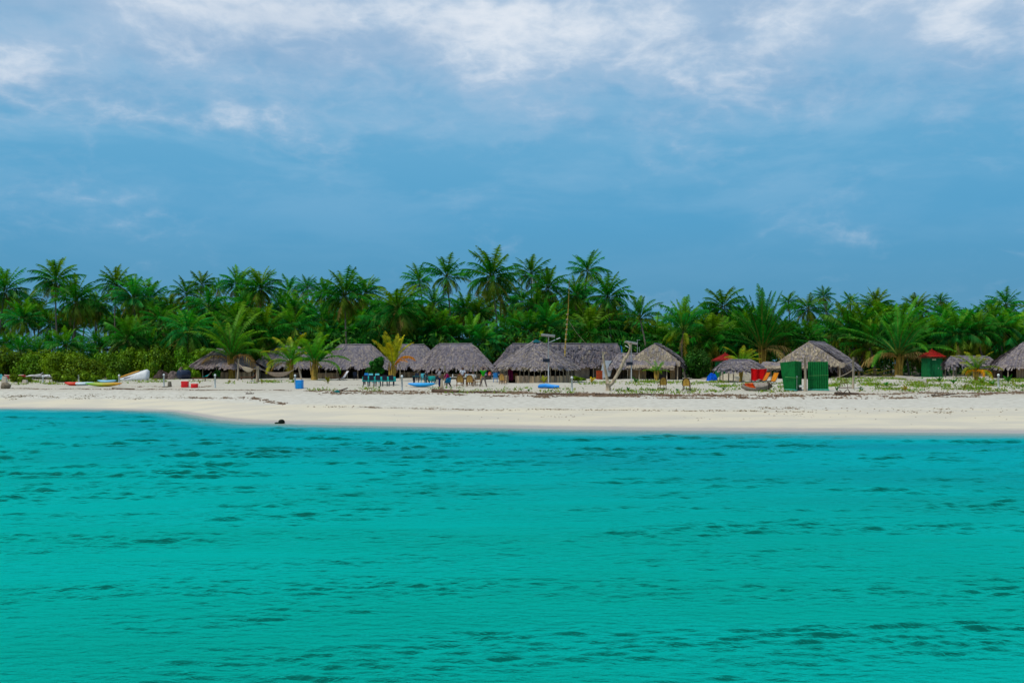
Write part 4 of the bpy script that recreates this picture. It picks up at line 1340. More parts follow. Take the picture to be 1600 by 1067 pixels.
b = at(956, 592)
mb = MB(); s_ = b.y / FPX
mb.loft([[((x) * s_, y, z * s_) for (x, z) in ((-16.7, 13.4), (-15.5, .4), (-2.6, 4.4), (3.6, 28.6), (-13, 28.6))] for y in (-.03, .03)], 0, (.50, .56, .62))
tag(mb.build('white_sheet', TINT, None, b), "pale blue-white flat board leaning behind the dry forked tree", 'board')
b = at(936.5, 593)
mb = MB(); mb.box((0, 0, .55), (.75, .6, 1.1), 0, (.50, .07, .01)); mb.box((0, -.31, .55), (.6, .04, .9), 0, (.35, .06, .015)); mb.box((0, 0, 1.12), (.8, .65, .06), 0, (.42, .06, .01))
tag(mb.build('orange_cabinet', WOODT, None, b), "orange-red wooden cabinet left of the leaning white board", 'cabinet')

# green corrugated screen
bs = at(1258, 610); s_ = bs.y / FPX
root = thing('corrugated_screen', "tall green corrugated sheet screen standing on the sand in two wings", 'screen', bs)


def corr(name, A, B, z0, z1, tlean=(0, 0)):
    mb = MB(); A = Vector(A); B = Vector(B); L = (B - A).length; n = int(L / .045); d = (B - A).normalized(); nr = Vector((-d.y, d.x, 0))
    for off in (0, .02):
        def fn(u, v):
            t0, t1 = tlean
            p = A.lerp(B, u) + Vector((t0 + (t1 - t0) * u, 0, 0)) * v
            za, zb = z0; zc, zd = z1
            z = (za + (zb - za) * u) * (1 - v) + (zc + (zd - zc) * u) * v
            return p + nr * (.055 * math.sin(u * L / .19 * 2 * PI) + off) + Vector((0, 0, z))
        mb.grid(fn, n, 3)
    return mb.build(name, GREENSHEET, root, smooth=True)


X_ = lambda px: (px - 1258) * s_
corr('left_sheet', (X_(1229.5), .9, 0), (X_(1241), -.35, 0), (.05, .02), (43.5 * s_, 46 * s_), (-6.3 * s_, -.3 * s_))
corr('middle_sheet', (X_(1241), -.35, 0), (X_(1256.5), .75, 0), (.02, .05), (46 * s_, 45 * s_), (-.3 * s_, 0))
corr('right_sheet', (X_(1262.5), .05, 0), (X_(1294.5), .0, 0), (.06, .03), (45 * s_, 45 * s_), (0, -1.0 * s_))
mb = MB()
for A, B in (((X_(1230), .85, .06), (X_(1241), -.4, .05)), ((X_(1241), -.4, .05), (X_(1256), .7, .06)), ((X_(1262), -.06, .06), (X_(1295), -.1, .06))):
    mb.tube([A, B], .07, 6)
mb.build('base_sleeve', mat('aqua_plastic', (.06, .42, .30), None, .6), root, smooth=True)
mb = MB(); mb.tube([(X_(1228), .3, 21 * s_), (X_(1241), -.48, 20 * s_), (X_(1255), .4, 20.5 * s_)], .018, 4); mb.tube([(X_(1262), -.09, 23 * s_), (X_(1294), -.12, 24 * s_)], .018, 4); mb.build('tie_rope', mat('green_rope', (.10, .30, .08)), root)
b = bs + Vector((X_(1252), -.1, 0)); mb = MB(); mb.box((0, 0, .36), (.42, .25, .16), 0, (.75, .75, .72)); mb.box((-.12, 0, .12), (.2, .2, .3), 0, (.03, .03, .03))
tag(mb.build('white_crate', TINT, None, b), "small white crate between the two green corrugated wings", 'crate')
# rope lines
p0 = bs + Vector((X_(1294), .0, 40.5 * s_)); p1 = at(1333, 607) + Vector((0, 0, 46 * s_))
mb = MB(); N = 14; mb.tube([p0.lerp(p1, k / N) + Vector((0, 0, -.28 * 4 * k / N * (1 - k / N))) for k in range(N + 1)], .03, 5)
tag(mb.build('rope', DRIFT, None), "upper sagging rope from the green screen to the rope post", 'rope')
p0 = bs + Vector((X_(1294), .0, 19 * s_)); p1 = at(1333, 607) + Vector((0, 0, 31 * s_))
mb = MB(); mb.tube([p0.lerp(p1, k / N) + Vector((0, 0, -.2 * 4 * k / N * (1 - k / N))) for k in range(N + 1)], .03, 5)
tag(mb.build('rope', DRIFT, None), "lower slack rope from the green screen to the rope post", 'rope')


# ------------------------------------------------------------------ furniture
def dining_chair(c, name='dining_chair'):
    root = thing(name, "x x x x", 'chair')
    mb = MB(); mb.box((0, 0, .44), (.46, .44, .05), 0, c); mb.build('seat', TINT, root)
    mb = MB(); mb.box((0, .22, .76), (.44, .045, .46), 0, c, Matrix.Rotation(R(-8), 4, 'X')); mb.box((0, .255, .99), (.40, .05, .05), 0, c); mb.build('backrest', TINT, root)
    for x in (-.19, .19):
        for y in (-.18, .19):
            mb = MB(); mb.tube([(x * 1.1, y * 1.15, 0), (x, y, .44)], [.022, .028], 6, 0, c); mb.build('leg', TINT, root)
        mb = MB(); mb.tube([(x * 1.2, .2, .64), (x * 1.2, -.17, .64), (x * 1.2, -.19, .44)], .02, 5, 0, c); mb.build('armrest', TINT, root)
    return root


def table(label, loc, L, Wd, H, ctop, cleg, cloth=None, rot=0.0, name='dining_table', drop=.25):
    root = thing(name, label, 'table', loc, rot)
    mb = MB(); mb.box((0, 0, H), (L, Wd, .05), 0, ctop); mb.build('tabletop', WOODT, root)
    for x in (-L / 2 + .1, L / 2 - .1):
        for y in (-Wd / 2 + .08, Wd / 2 - .08):
            mb = MB(); mb.box((x, y, H / 2), (.07, .07, H), 0, cleg); mb.build('leg', WOODT, root)
    return root


NAVY = (.006, .010, .030); TEAL = (.02, .47, .42); CYAN = (.12, .55, .60); BLU = (.005, .20, .55)
navy = dining_chair(NAVY); cyan = dining_chair(CYAN); blue = dining_chair(BLU)
used = set()


def put_chair(src, px, by, rz, label, group, D=None):
    b = at(px, by) if D is None else GX(px, D)
    if src.name not in used:
        used.add(src.name); src.location = b; src.rotation_euler = (0, 0, rz); src['label'] = label; src['group'] = group
        return src
    return copy_thing(src, b, rz, label, group)


def cloth_thing(loc, L, Wd, H, c, label, drop=.26, rot=0.0):
    mb = MB(); rr = random.Random(4)
    n = 40
    per = [(-L / 2 + L * k / n, -Wd / 2) for k in range(n)] + [(L / 2, -Wd / 2 + Wd * k / 10) for k in range(10)] + [(L / 2 - L * k / n, Wd / 2) for k in range(n)] + [(-L / 2, Wd / 2 - Wd * k / 10) for k in range(10)]
    secs = []
    for s_, z in ((1.0, H + .03), (1.015, H - .02), (1.03, H - drop)):
        secs.append([(x * s_ + (.02 * math.sin(i * 1.7) if z < H - .1 else 0), y * (1 + (s_ - 1) * L / Wd) + (.025 * math.sin(i * 1.3) if z < H - .1 else 0), z + (rr.uniform(-.03, .03) if z < H - .1 else 0)) for i, (x, y) in enumerate(per)])
    mb.loft(secs[::-1], 0, c, cap=False)
    mb.poly(secs[0], 0, c)
    return tag(mb.build('tablecloth', CLOTH, None, loc, rot), label, 'tablecloth')


b = at(592, 601)
b1 = b + Vector((0, .2, 0))
table("long dark dining table under turquoise cloth, left of the orange-fronded palm", b1, 3.0, .85, .74, NAVY, NAVY)
cloth_thing(b1, 3.06, .9, .74, TEAL, "turquoise cloth covering the long left dining table", .42)
G1 = 'chairs around the left blue table'
for i, (px, lab) in enumerate([(571.5, "nearest the left end"), (581, "second from the left end"), (591, "in the middle"), (601.5, "fourth from the left end"), (611.5, "nearest the right end")]):
    put_chair(navy, px, 603.4, PI, "navy dining chair backing the beach at the long left table, " + lab, G1)
put_chair(cyan, 579, 598.6, 0, "light cyan chair behind the left table, beside the blue chair", G1)
put_chair(cyan, 589, 598.6, 0, "light cyan chair behind the left table, right one of two", G1)
put_chair(blue, 572, 597.2, 0, "bright blue chair behind the left table's left end", G1)
put_chair(navy, 555.5, 593.8, .5, "lone dark chair under the eave of the hut with the white deckchair", 'single chairs')

b2 = at(656, 599.5) + Vector((0, .3, 0))
table("dark slatted table with teal top behind the blue kayak", b2, 1.5, .8, .76, (.01, .16, .17), NAVY)
mb = MB()
for k in range(9): mb.box((-.7 + k * .175, -.38, .52), (.06, .03, .36), 0, NAVY)
mb.build('slat_apron', WOODT, bpy.data.objects['dining_table.001'])
b3 = at(674.5, 599) + Vector((0, .2, 0))
table("small square table under turquoise cloth behind the kayak's right half", b3, .7, .7, .72, NAVY, NAVY)
cloth_thing(b3, .75, .75, .72, TEAL, "turquoise cloth on the small square table behind the kayak", .5)
G2 = 'chairs around the right blue tables'
for px, by, rz, src, lab in [(661.5, 598.5, .3, cyan, "cyan chair at the right end of the slatted teal table"), (666.5, 600, 1.4, navy, "navy chair squeezed left of the square turquoise table, front one"),
                             (670, 598, 1.2, navy, "navy chair just left of the square turquoise table, rear one"), (678, 600, -1.3, navy, "navy chair right of the square turquoise table"),
                             (682, 599, -1.0, navy, "navy chair next to the grey-shirted person"), (651, 597.5, 0, navy, "navy chair behind the slatted teal table")]:
    put_chair(src, px, by, rz, lab, G2)


def rattan_chair(cb, cf, arms=True):
    root = thing('rattan_chair', "x x x x", 'chair')
    mb = MB()
    n = 14
    arc = [(-.30, .24, .42)] + [(.30 * -math.cos(PI * k / n), .26 + .05 * math.sin(PI * k / n), .72 + .34 * math.sin(PI * k / n)) for k in range(n + 1)] + [(.30, .24, .42)]
    mb.tube(arc, .032, 6, 0, cf); mb.build('back_frame', WOODT, root, smooth=True)
    mb = MB()
    mb.loft([[(x * .98, y - o, z) for (x, y, z) in arc] for o in (.0, .035)], 0, cb); mb.build('backrest', WOODT, root)
    mb = MB(); mb.loft([[(.30 * math.cos(a), -.02 + .29 * math.sin(a), z) for a in np.linspace(0, 2 * PI, 15)[:-1]] for z in (.40, .46)], 0, cb); mb.build('seat', WOODT, root)
    for x in (-.25, .25):
        for y in (-.22, .22):
            mb = MB(); mb.tube([(x * 1.2, y * 1.15, 0), (x, y, .42)], [.028, .03], 6, 0, cf); mb.build('leg', WOODT, root)
        if arms:
            mb = MB(); mb.tube([(x * 1.2, .24, .66), (x * 1.4, 0, .66), (x * 1.3, -.25, .60), (x * 1.05, -.24, .42)], .026, 6, 0, cf); mb.build('armrest', WOODT, root)
    mb = MB(); mb.tube([(-.28, -.23, .15), (.28, -.23, .15), (.28, .23, .15), (-.28, .23, .15), (-.28, -.23, .15)], .018, 5, 0, cf); mb.build('stretcher', WOODT, root)
    return root


ratA = rattan_chair((.46, .27, .07), (.22, .11, .045)); ratB = rattan_chair((.50, .29, .05), (.075, .028, .012)); ratC = rattan_chair((.40, .16, .05), (.25, .10, .035))
GR = 'rattan chairs on the sand'
put_chair(ratA, 718.5, 604, PI + .1, "tan round-backed rattan chair at the white table, seen from behind, left one", GR)
put_chair(ratA, 734.5, 604, PI - .15, "tan round-backed rattan chair at the white table, seen from behind, right one", GR)
put_chair(ratA, 748, 603.5, -PI / 2 + .3, "tan rattan chair at the white table's right end by the green-shirted person", GR)
put_chair(ratB, 1034.5, 609, PI + .25, "yellow-backed rattan chair facing away, the left of two on open sand", GR)
put_chair(ratB, 1073, 610.5, PI - .35, "yellow-backed rattan chair turned sideways, the right of two on open sand", GR)
put_chair(ratA, 786, 600.5, 2.6, "golden rattan chair left of the round-roofed hut's doorway", GR)
put_chair(ratC, 804.5, 598, 3.4, "reddish rattan chair right of the round-roofed hut's doorway", GR)
bw_ = at(722, 601.5)
table("long white-topped table on the sand between the rattan chairs and seated people", bw_ + Vector((0, .35, 0)), 2.5, .8, .74, (.70, .64, .56), (.45, .36, .26))
rr = random.Random(6)
for k in range(4):
    mb = MB(); x = (-.9, -.3, .35, 1.0)[k]
    mb.tube([(x, 0, 0), (x, 0, .18), (x, 0, .24)], [.045, .045, .02], 8, 0, [(.75, .75, .72), (.5, .1, .05), (.1, .35, .3), (.7, .7, .7)][k])
    tag(mb.build('bottle', TINT, None, bw_ + Vector((0, .35, .765))), ["white bottle at the long white table's left end", "red bottle on the white table's left half", "green bottle near the white table's middle", "pale bottle at the white table's right end"][k], 'bottle', 'bottles on the white table')


def deckchair(label, px, by, c, cf, rz, D=None):
    b = at(px, by) if D is None else GX(px, D)
    root = thing('deck_chair', label, 'deck chair', b, rz)
    mb = MB()
    prof = [(-.62, .30), (-.2, .26), (.18, .34), (.55, .85), (.74, 1.12)]
    mb.loft([[(-.27, y, z) for (y, z) in prof] + [(-.27, y + .03, z - .04) for (y, z) in prof[::-1]], [(.27, y, z) for (y, z) in prof] + [(.27, y + .03, z - .04) for (y, z) in prof[::-1]]], 0, c)
    mb.build('sling', CLOTH, root)
    for x in (-.3, .3):
        mb = MB(); mb.tube([(x, -.68, .30), (x, .10, .20), (x, .5, 0)], .028, 6, 0, cf); mb.tube([(x, -.62, 0), (x, .2, .38), (x, .78, 1.16)], .028, 6, 0, cf); mb.build('side_frame', WOODT, root)
    mb = MB(); mb.tube([(-.3, .78, 1.16), (.3, .78, 1.16)], .025, 6, 0, cf); mb.tube([(-.3, -.68, .3), (.3, -.68, .3)], .025, 6, 0, cf); mb.build('crossbar', WOODT, root)
    return root


deckchair("white slung deckchair between the posts of the hipped hut", 535, 594, (.78, .78, .85), (.10, .07, .05), -.9)
deckchair("orange deckchair facing left beside the red cloth, rear of two", 1193, 598, (.58, .16, .015), (.05, .03, .02), -1.0, 104)
deckchair("orange-yellow deckchair by the wide gable hut, front of two", 1207, 598, (.60, .21, .015), (.05, .03, .02), -.8, 101)


def lounger(label, px, by, rz, cush=None, D=None):
    b = at(px, by) if D is None else GX(px, D)
    root = thing('wooden_lounger', label, 'lounger', b, rz)
    mb = MB(); rr = random.Random(1)
    for k in range(9): mb.box((-.9 + .16 * k, 0, .36), (.11, .62, .035), 0, (.22, .10, .04))
    for k in range(6): mb.box((.60 + .10 * k, 0, .42 + .115 * k), (.03, .62, .09), 0, (.22, .10, .04), Matrix.Rotation(R(-50), 4, 'Y'))
    mb.build('slats', WOODT, root)
    for x in (-.85, .45):
        for y in (-.3, .3):
            mb = MB(); mb.box((x, y, .17), (.07, .06, .38), 0, (.14, .06, .025)); mb.build('leg', WOODT, root)
    mb = MB(); mb.tube([(-.95, .3, .33), (.6, .3, .33), (1.15, .3, 1.0)], .035, 5, 0, (.14, .06, .025)); mb.tube([(-.95, -.3, .33), (.6, -.3, .33), (1.15, -.3, 1.0)], .035, 5, 0, (.14, .06, .025)); mb.build('rails', WOODT, root)
    if cush:
        mb = MB(); mb.grid(lambda u, v: Vector((.2 + .95 * u, (v - .5) * .62, .46 + .55 * u ** 2 + .05 * math.sin(9 * u + 5 * v))), 10, 6, 0, cush)
        mb.grid(lambda u, v: Vector((.2 + .95 * u, (v - .5) * .62, .41 + .55 * u ** 2)), 10, 6, 0, cush)
        tag(mb.build('beach_towel', CLOTH, None, b, rz), "teal towel draped over the wooden lounger by the leftmost hut", 'towel')
    return root


lounger("brown wooden lounger with a teal towel by the leftmost hut", 314, 595, .35, (.01, .30, .30))
lounger("brown wooden lounger under the cream hammock", 388, 593.5, .1)
lounger("brown slatted lounger left of the white deckchair", 525, 594, .2)
lounger("orange-brown slatted lounger between the blue table and the orange-fronded palm", 607, 592, .3, D=128)

# ------------------------------------------------------------------ boxes, drums, cloths, small craft
def box_thing(name, px, by, w, h, d, c, label, cat, rot=0.0, lid=None, taper=1.0, m=None, handle=False):
    b = at(px, by)
    root = thing(name, label, cat, b, rot)
    mb = MB(); r_ = .05
    secs = []
    for z, k in ((0, .96), (.04, 1), (h - .08, taper), (h - .08, taper)):
        secs.append([(x * k, y * k, z) for (x, y) in [(-w / 2 + r_, -d / 2), (w / 2 - r_, -d / 2), (w / 2, -d / 2 + r_), (w / 2, d / 2 - r_), (w / 2 - r_, d / 2), (-w / 2 + r_, d / 2), (-w / 2, d / 2 - r_), (-w / 2, -d / 2 + r_)]])
    mb.loft(secs, 0, c); mb.build('body', m or TINT, root)
    mb = MB()
    k = taper * 1.03
    mb.loft([[(x * kk * k, y * kk * k, z) for (x, y) in [(-w / 2 + r_, -d / 2), (w / 2 - r_, -d / 2), (w / 2, -d / 2 + r_), (w / 2, d / 2 - r_), (w / 2 - r_, d / 2), (-w / 2 + r_, d / 2), (-w / 2, d / 2 - r_), (-w / 2, -d / 2 + r_)]] for z, kk in ((h - .09, 1), (h - .01, 1), (h + .01, .94))], 0, lid or c)
    mb.build('lid', m or TINT, root)
    mb = MB(); mb.tube([(-w * .18, -d / 2 - .02, h * .62), (-w * .18, -d / 2 - .06, h * .62), (w * .18, -d / 2 - .06, h * .62), (w * .18, -d / 2 - .02, h * .62)], .014, 5, 0, tuple(x * .7 for x in c)); mb.build('handle', TINT, root)


RED = (.80, .006, .010)
box_thing('cool_box', 289, 605, .62, .56, .5, RED, "larger square red cool box on the sand", 'cool box', .05)
box_thing('cool_box', 304, 605.8, .58, .38, .42, RED, "smaller low red cool box, right one of the pair", 'cool box', -.04)
box_thing('plastic_box', 468, 607, .62, .76, .5, (.005, .26, .72), "bright blue square plastic box beside the white post", 'box', -.15, taper=1.0)
mb = MB(); mb.loft([[(r_ * math.cos(a), r_ * math.sin(a), z) for a in np.linspace(0, 6.28, 13)[:-1]] for z, r_ in ((0, .21), (.05, .21), (.5, .15), (.52, .12))], 0, (.16, .13, .085))
tag(mb.build('upturned_bucket', TINT, None, at(265, 604.5)), "grey-brown upturned bucket next to a white post", 'bucket')
mb = MB(); mb.box((0, 0, .03), (.5, .25, .07), 0, (.14, .11, .07)); tag(mb.build('flat_plank', WOODT, None, at(258, 605)), "short flat board lying at the foot of the bucket's white post", 'board')


def hull(L, Wd, H, secs=13, flat=.0, open_=True, rake=.25):
    """open boat shell lofted along x: ring runs over the keel outside and back inside"""
    rings = []
    for i in range(secs):
        t = i / (secs - 1); u = 2 * t - 1
        wv = max(.02, (1 - abs(u) ** 2.6)) * Wd / 2
        sh = H + rake * abs(u) ** 2.4
        kz = .55 * H * abs(u) ** 4
        ring = []
        for k in range(9):
            a = PI * k / 8
            ring.append((u * L / 2, -wv * math.cos(a), kz + (sh - kz) * (1 - math.sin(a) ** .75)))
        for k in range(9):
            a = PI * (8 - k) / 8
            ring.append((u * L / 2 * .97, -wv * .86 * math.cos(a), kz + .05 + (sh - kz - .05) * (1 - math.sin(a) ** .75)))
        rings.append(ring)
    return rings


def spindle(L, Wd, H, secs=17, rise=.12):
    rings = []
    for i in range(secs):
        u = 2 * i / (secs - 1) - 1
        k = max(.04, (1 - abs(u) ** 2.2))
        rings.append([(u * L / 2, math.cos(a) * Wd / 2 * k, H / 2 + math.sin(a) * H / 2 * (k ** .6) + rise * u * u) for a in np.linspace(0, 2 * PI, 13)[:-1]])
    return rings


def kayak(label, px, by, L, c0, c1, rz, tint=None, dz=0.0, cat='kayak', H=.34, Wd=.75, cockpit=(.02, .02, .03), D=None):
    b = (at(px, by) if D is None else GX(px, D)) + Vector((0, 0, dz))
    root = thing('kayak', label, cat, b, rz)
    mb = MB(); mb.loft(spindle(L, Wd, H), 0, tint or (lambda t: mixc(c0, c1, t))); mb.build('hull', TINT, root, smooth=True)
    mb = MB(); mb.loft([[(x * 1.0, math.sin(a) * Wd * .27, H * .80 + .05 * abs(math.cos(a))) for x, a in [(math.cos(a) * L * .16, a) for a in np.linspace(0, 6.28, 15)[:-1]]], [(x * .9, math.sin(a) * Wd * .22, H * .98) for x, a in [(math.cos(a) * L * .16, a) for a in np.linspace(0, 6.28, 15)[:-1]]]], 0, cockpit)
    mb.build('cockpit', TINT, root)
    return root


def rainbow(t):
    return mixc((.10, .42, .02), (.45, .48, .02), min(1, t * 2.2)) if t < .45 else mixc((.50, .45, .02), (.75, .27, .01), (t - .45) / .55)


kayak("kayak fading from green to yellow and orange, lying on the left sand", 162, 604, 3.5, None, None, .02, rainbow, H=.40)
kayak("white and pale blue kayak tucked behind the green-orange one's left tip", 128, 602.2, 2.6, (.78, .80, .82), (.45, .66, .75), -.12, H=.34)
kayak("red kayak end poking out left of the white-blue kayak", 114, 602.4, 1.6, (.75, .03, .01), (.80, .06, .01), .15, H=.36, Wd=.6)
kayak("light blue kayak showing just above the green-orange kayak", 167, 600.2, 1.9, (.25, .55, .72), (.30, .60, .75), .03, dz=.12, H=.30)
kayak("bright blue kayak with white underside below the dark slatted table", 659, 604.5, 2.45, (.005, .33, .85), (.03, .45, .85), .03, H=.36, Wd=.8, cockpit=(.05, .5, .9))
# airbed
b = at(858, 606.5)
root = thing('airbed', "crumpled bright blue airbed lying on the sand before the round-roofed hut", 'airbed', b, -.08)
for k in range(5):
    mb = MB(); rr = random.Random(k)
    c = [(.005, .26, .80), (.02, .36, .85), (.22, .55, .85), (.01, .30, .82), (.02, .40, .85)][k]
    mb.tube([(-.95 + .02 * k, -.4 + .19 * k, .14 + .03 * k), (-.3, -.4 + .19 * k, .20 + .02 * k), (.3, -.4 + .19 * k, .12 + .02 * k), (.88, -.4 + .19 * k, .16)], [.10, .13, .12, .09], 8, 0, c)
    mb.build('air_chamber', TINT, root, smooth=True)

# orange and grey canoe
b = at(1181, 609.5)
root = thing('rowing_boat', "orange-lined grey wooden boat tipped towards the sea", 'boat', b, .10)
mb = MB(); rings = hull(2.6, 1.0, .42, rake=.16)
M_ = Matrix.Rotation(R(28), 3, 'X')
mb.loft([[tuple(M_ @ Vector(p)) for p in r_[:9]] + [tuple(M_ @ Vector(p)) for p in r_[9:]] for r_ in rings], 0, lambda t: (.33, .27, .22) if t < .78 else (.14, .10, .075))
mb.build('hull', WOODT, root, smooth=True)
mb = MB()
mb.loft([[tuple(M_ @ (Vector(p) * Vector((1, .93, 1)).length / 1.70 if False else Vector((p[0] * .93, p[1] * .95, p[2] + .035)))) for p in r_[9:]] + [tuple(M_ @ Vector((p[0] * .93, p[1] * .9, p[2] + .06))) for p in r_[9:][::-1]] for r_ in rings[1:7]], 0, (.80, .10, .005))
mb.build('lining', TINT, root, smooth=True)
mb = MB()
mb.loft([[tuple(M_ @ Vector((p[0], p[1] * 1.01, p[2] + .02))) for p in r_[:1] + [(r_[4][0], r_[0][1] * .5, r_[0][2] + .13), (r_[4][0], 0, r_[0][2] + .20), (r_[4][0], r_[8][1] * .5, r_[8][2] + .13)] + r_[8:9]] for r_ in rings[5:12]], 0, lambda t: (.36, .30, .25) if t < .72 else (.14, .10, .075))
mb.build('deck_cover', WOODT, root, smooth=True)

# overturned white boat
b = at(207, 594.5); s_ = b.y / FPX
root = thing('overturned_boat', "white boat hull lying on its side with orange-yellow gunwale under the scrub", 'boat', b)
mb = MB(); rings = []
Lb = 46 * s_
for i in range(15):
    t = i / 14
    x = -Lb / 2 + Lb * t
    h = (2.5 + 16.5 * t ** .95) * s_ * (1 if t < .92 else 1 - (t - .92) * 2.2)
    wd = (.25 + .75 * min(1, t * 1.4)) * 1.0
    rings.append([(x + .25 * (math.sin(a)) * t, wd * .5 * math.cos(a), max(0, h * math.sin(a)) if a < PI else 0) for a in np.linspace(0, PI, 11)] + [(x, -wd * .3, .0), (x, wd * .3, .0)])
mb.loft(rings, 0, (.66, .67, .68)); mb.build('hull', TINT, root, smooth=True)
mb = MB(); ps = [Vector((r_[4][0] - .05, -.08, r_[5][2] + .05)) for r_ in rings[1:11]]
mb.tube(ps, [.05, .09, .11, .12, .12, .12, .12, .11, .10, .08], 6, 0, (.62, .30, .02)); mb.build('gunwale', TINT, root, smooth=True)
for off, hh in ((0.52, .75), (.80, .6)):
    mb = MB(); mb.tube([Vector(r_[7]) * hh + Vector((r_[7][0] * (1 - hh), -.06 - .25 * (1 - hh), .0)) for r_ in rings[3:14]], .03, 5, 0, (.05, .05, .10)); mb.build('strake', TINT, root)
# tarpaulin heap
SANDM = mat('heaped_sand', (1, 1, 1), (.85, .84, .80), .95, 5, bump=.4, spec=.05, tint=True)
def heap(name, label, cat, px, by, L, Wd, H, c, m, seed, D=None):
    b = at(px, by) if D is None else GX(px, D); rr = random.Random(seed); mb = MB()
    ph = [rr.uniform(0, 6) for _ in range(8)]
    def fn(u, v):
        a = 2 * PI * u; q = v * (1 + .05 * math.sin(23 * u * PI + 11 * v))
        k = 1 + .22 * math.sin(3 * a + ph[0]) + .12 * math.sin(7 * a + ph[1])
        z = H * (1 - q ** 2.2) * (1 + .35 * math.sin(2 * a + ph[2]) * q + .25 * math.sin(9 * q + ph[3] + 4 * a))
        return Vector((math.cos(a) * L / 2 * q * k, math.sin(a) * Wd / 2 * q * k, max(-.05, z if q < .99 else -.05)))
    mb.grid(fn, 28, 10, 0, (lambda u, v: sc(c, rr.uniform(.93, 1.07) if m is SANDM else rr.uniform(.7, 1.3))), closed=True)
    return tag(mb.build(name, m, None, b, smooth=True), label, cat)


heap('net_heap', "dark brown heap of nets and sacking left of the dark drum", 'net', 252, 592, 2.6, 1.3, .95, (.07, .05, .045), CLOTH, 1)
heap('grey_cover', "pinkish grey cover sheet over the low pile beside the dark drum", 'cover', 270, 592, 1.9, 1.2, .85, (.16, .125, .115), CLOTH, 2)
b = at(287, 592.5); mb = MB()
mb.loft([[(x, r_ * math.cos(a), .62 + r_ * math.sin(a)) for a in np.linspace(0, 6.28, 15)[:-1]] for x, r_ in ((-.75, .52), (-.7, .58), (.0, .62), (.7, .58), (.78, .45))], 0, (.012, .022, .055))
tag(mb.build('dark_drum', TINT, None, b, 1.0, smooth=True), "dark blue barrel lying on its side at the right end of the net heap", 'barrel')
heap('sack_cover', "tan sacking draped over the dark blue barrel", 'sacking', 283, 592.2, 1.7, .8, 1.3, (.20, .15, .12), CLOTH, 5)
heap('blue_tarpaulin', "crumpled bright blue tarpaulin below the bush left of the open shelter", 'tarpaulin', 1112, 595, 1.25, .9, .75, (.005, .10, .62), CLOTH, 3)
heap('sand_mound', "pale mound of heaped sand under and behind the open shelter", 'sand mound', 1153, 594, 5.2, 2.6, 1.15, (.44, .39, .30), SANDM, 4, D=118)
b = GX(1186, 106)
mb = MB()
for o in (0, .03):
    mb.grid(lambda u, v: Vector((-.85 + 1.7 * u, .10 * math.sin(u * 14) + o, 1.55 - (1.15 + .10 * math.sin(u * 9)) * v - .08 * math.sin(PI * u))), 26, 8, 0, (.58, .006, .008))
tag(mb.build('red_cloth', CLOTH, None, b), "bright red cloth hanging beyond the open shelter's right posts", 'cloth')
mb = MB(); mb.tube([(-1.3, 0, 1.6), (0, 0, 1.53), (1.5, 0, 1.62)], .015, 4); tag(mb.build('clothesline', DRIFT, None, b), "thin line carrying the bright red cloth", 'clothesline')
for px, tt_ in ((1172.5, 0), (1202, 0)): pass

# red canoe on stands and white outrigger at the left edge
b = at(24, 596); s_ = b.y / FPX
root = thing('red_canoe', "dark red canoe resting on pale concrete blocks at the left edge", 'canoe', b + Vector((0, 0, .25)), .02)
mb = MB(); mb.loft(hull(32 * s_, .9, .42, rake=.12), 0, (.36, .010, .014)); mb.build('hull', TINT, root, smooth=True)
mb = MB(); mb.tube([(-15 * s_, -.40, .5), (0, -.47, .45), (15 * s_, -.40, .52)], .03, 5, 0, (.55, .4, .36)); mb.build('gunwale', TINT, root)
for px, lab in ((7, "tall pale concrete wedge block at the left edge under the canoe"), (39, "low pale concrete block under the red canoe's right end")):
    bb = at(px, 599.5); mb = MB(); hh = (.78 if px < 20 else .42)
    mb.loft([[(-.24 * k, -.2 * k, z), (.24 * k, -.2 * k, z), (.26 * k, .2 * k, z), (-.26 * k, .2 * k, z)] for z, k in ((-.1, 1.05), (hh * .6, .85), (hh, .7))])
    tag(mb.build('concrete_block', mat('pale_block', (.55, .47, .37), (.42, .35, .27), .9, bump=.4), None, bb), lab, 'block')
b = at(75, 594.5); s_ = b.y / FPX
root = thing('outrigger_boat', "slim white outrigger boat with long thin poles behind the red canoe", 'boat', b + Vector((0, 0, .35)))
mb = MB(); mb.loft(spindle(62 * s_, .55, .36, rise=.1), 0, (.62, .64, .66)); mb.build('hull', TINT, root, smooth=True)
mb = MB(); mb.tube([(-36 * s_, -.3, .12), (-10 * s_, -.3, .42), (-6 * s_, -.3, .62)], .04, 5, 0, (.5, .5, .52)); mb.tube([(-38 * s_, -.45, .1), (-2 * s_, -.45, .35)], .035, 5, 0, (.30, .27, .27)); mb.build('outrigger_pole', TINT, root)
mb = MB()
for x in (-8, 2, 14, 24): mb.tube([(x * s_, 0, .3), (x * s_ + .1, -1.2, .1), (x * s_ + .1, -1.35, -.3)], .03, 5, 0, (.16, .12, .10))
mb.build('outrigger_arm', WOODT, root)
heap('aqua_sack', "small aqua sack at the photo's left edge behind the concrete block", 'sack', 1, 594.5, .8, .5, .6, (.10, .42, .45), CLOTH, 9)
b = at(9, 607); mb = MB(); mb.ball((0, 0, .22), (.48, .34, .36), 12, 8, 0, (1, 1, 1), .10, 3); tag(mb.build('rock', STONE, None, b, smooth=True), "brown rounded rock on the sand at the left edge", 'rock')
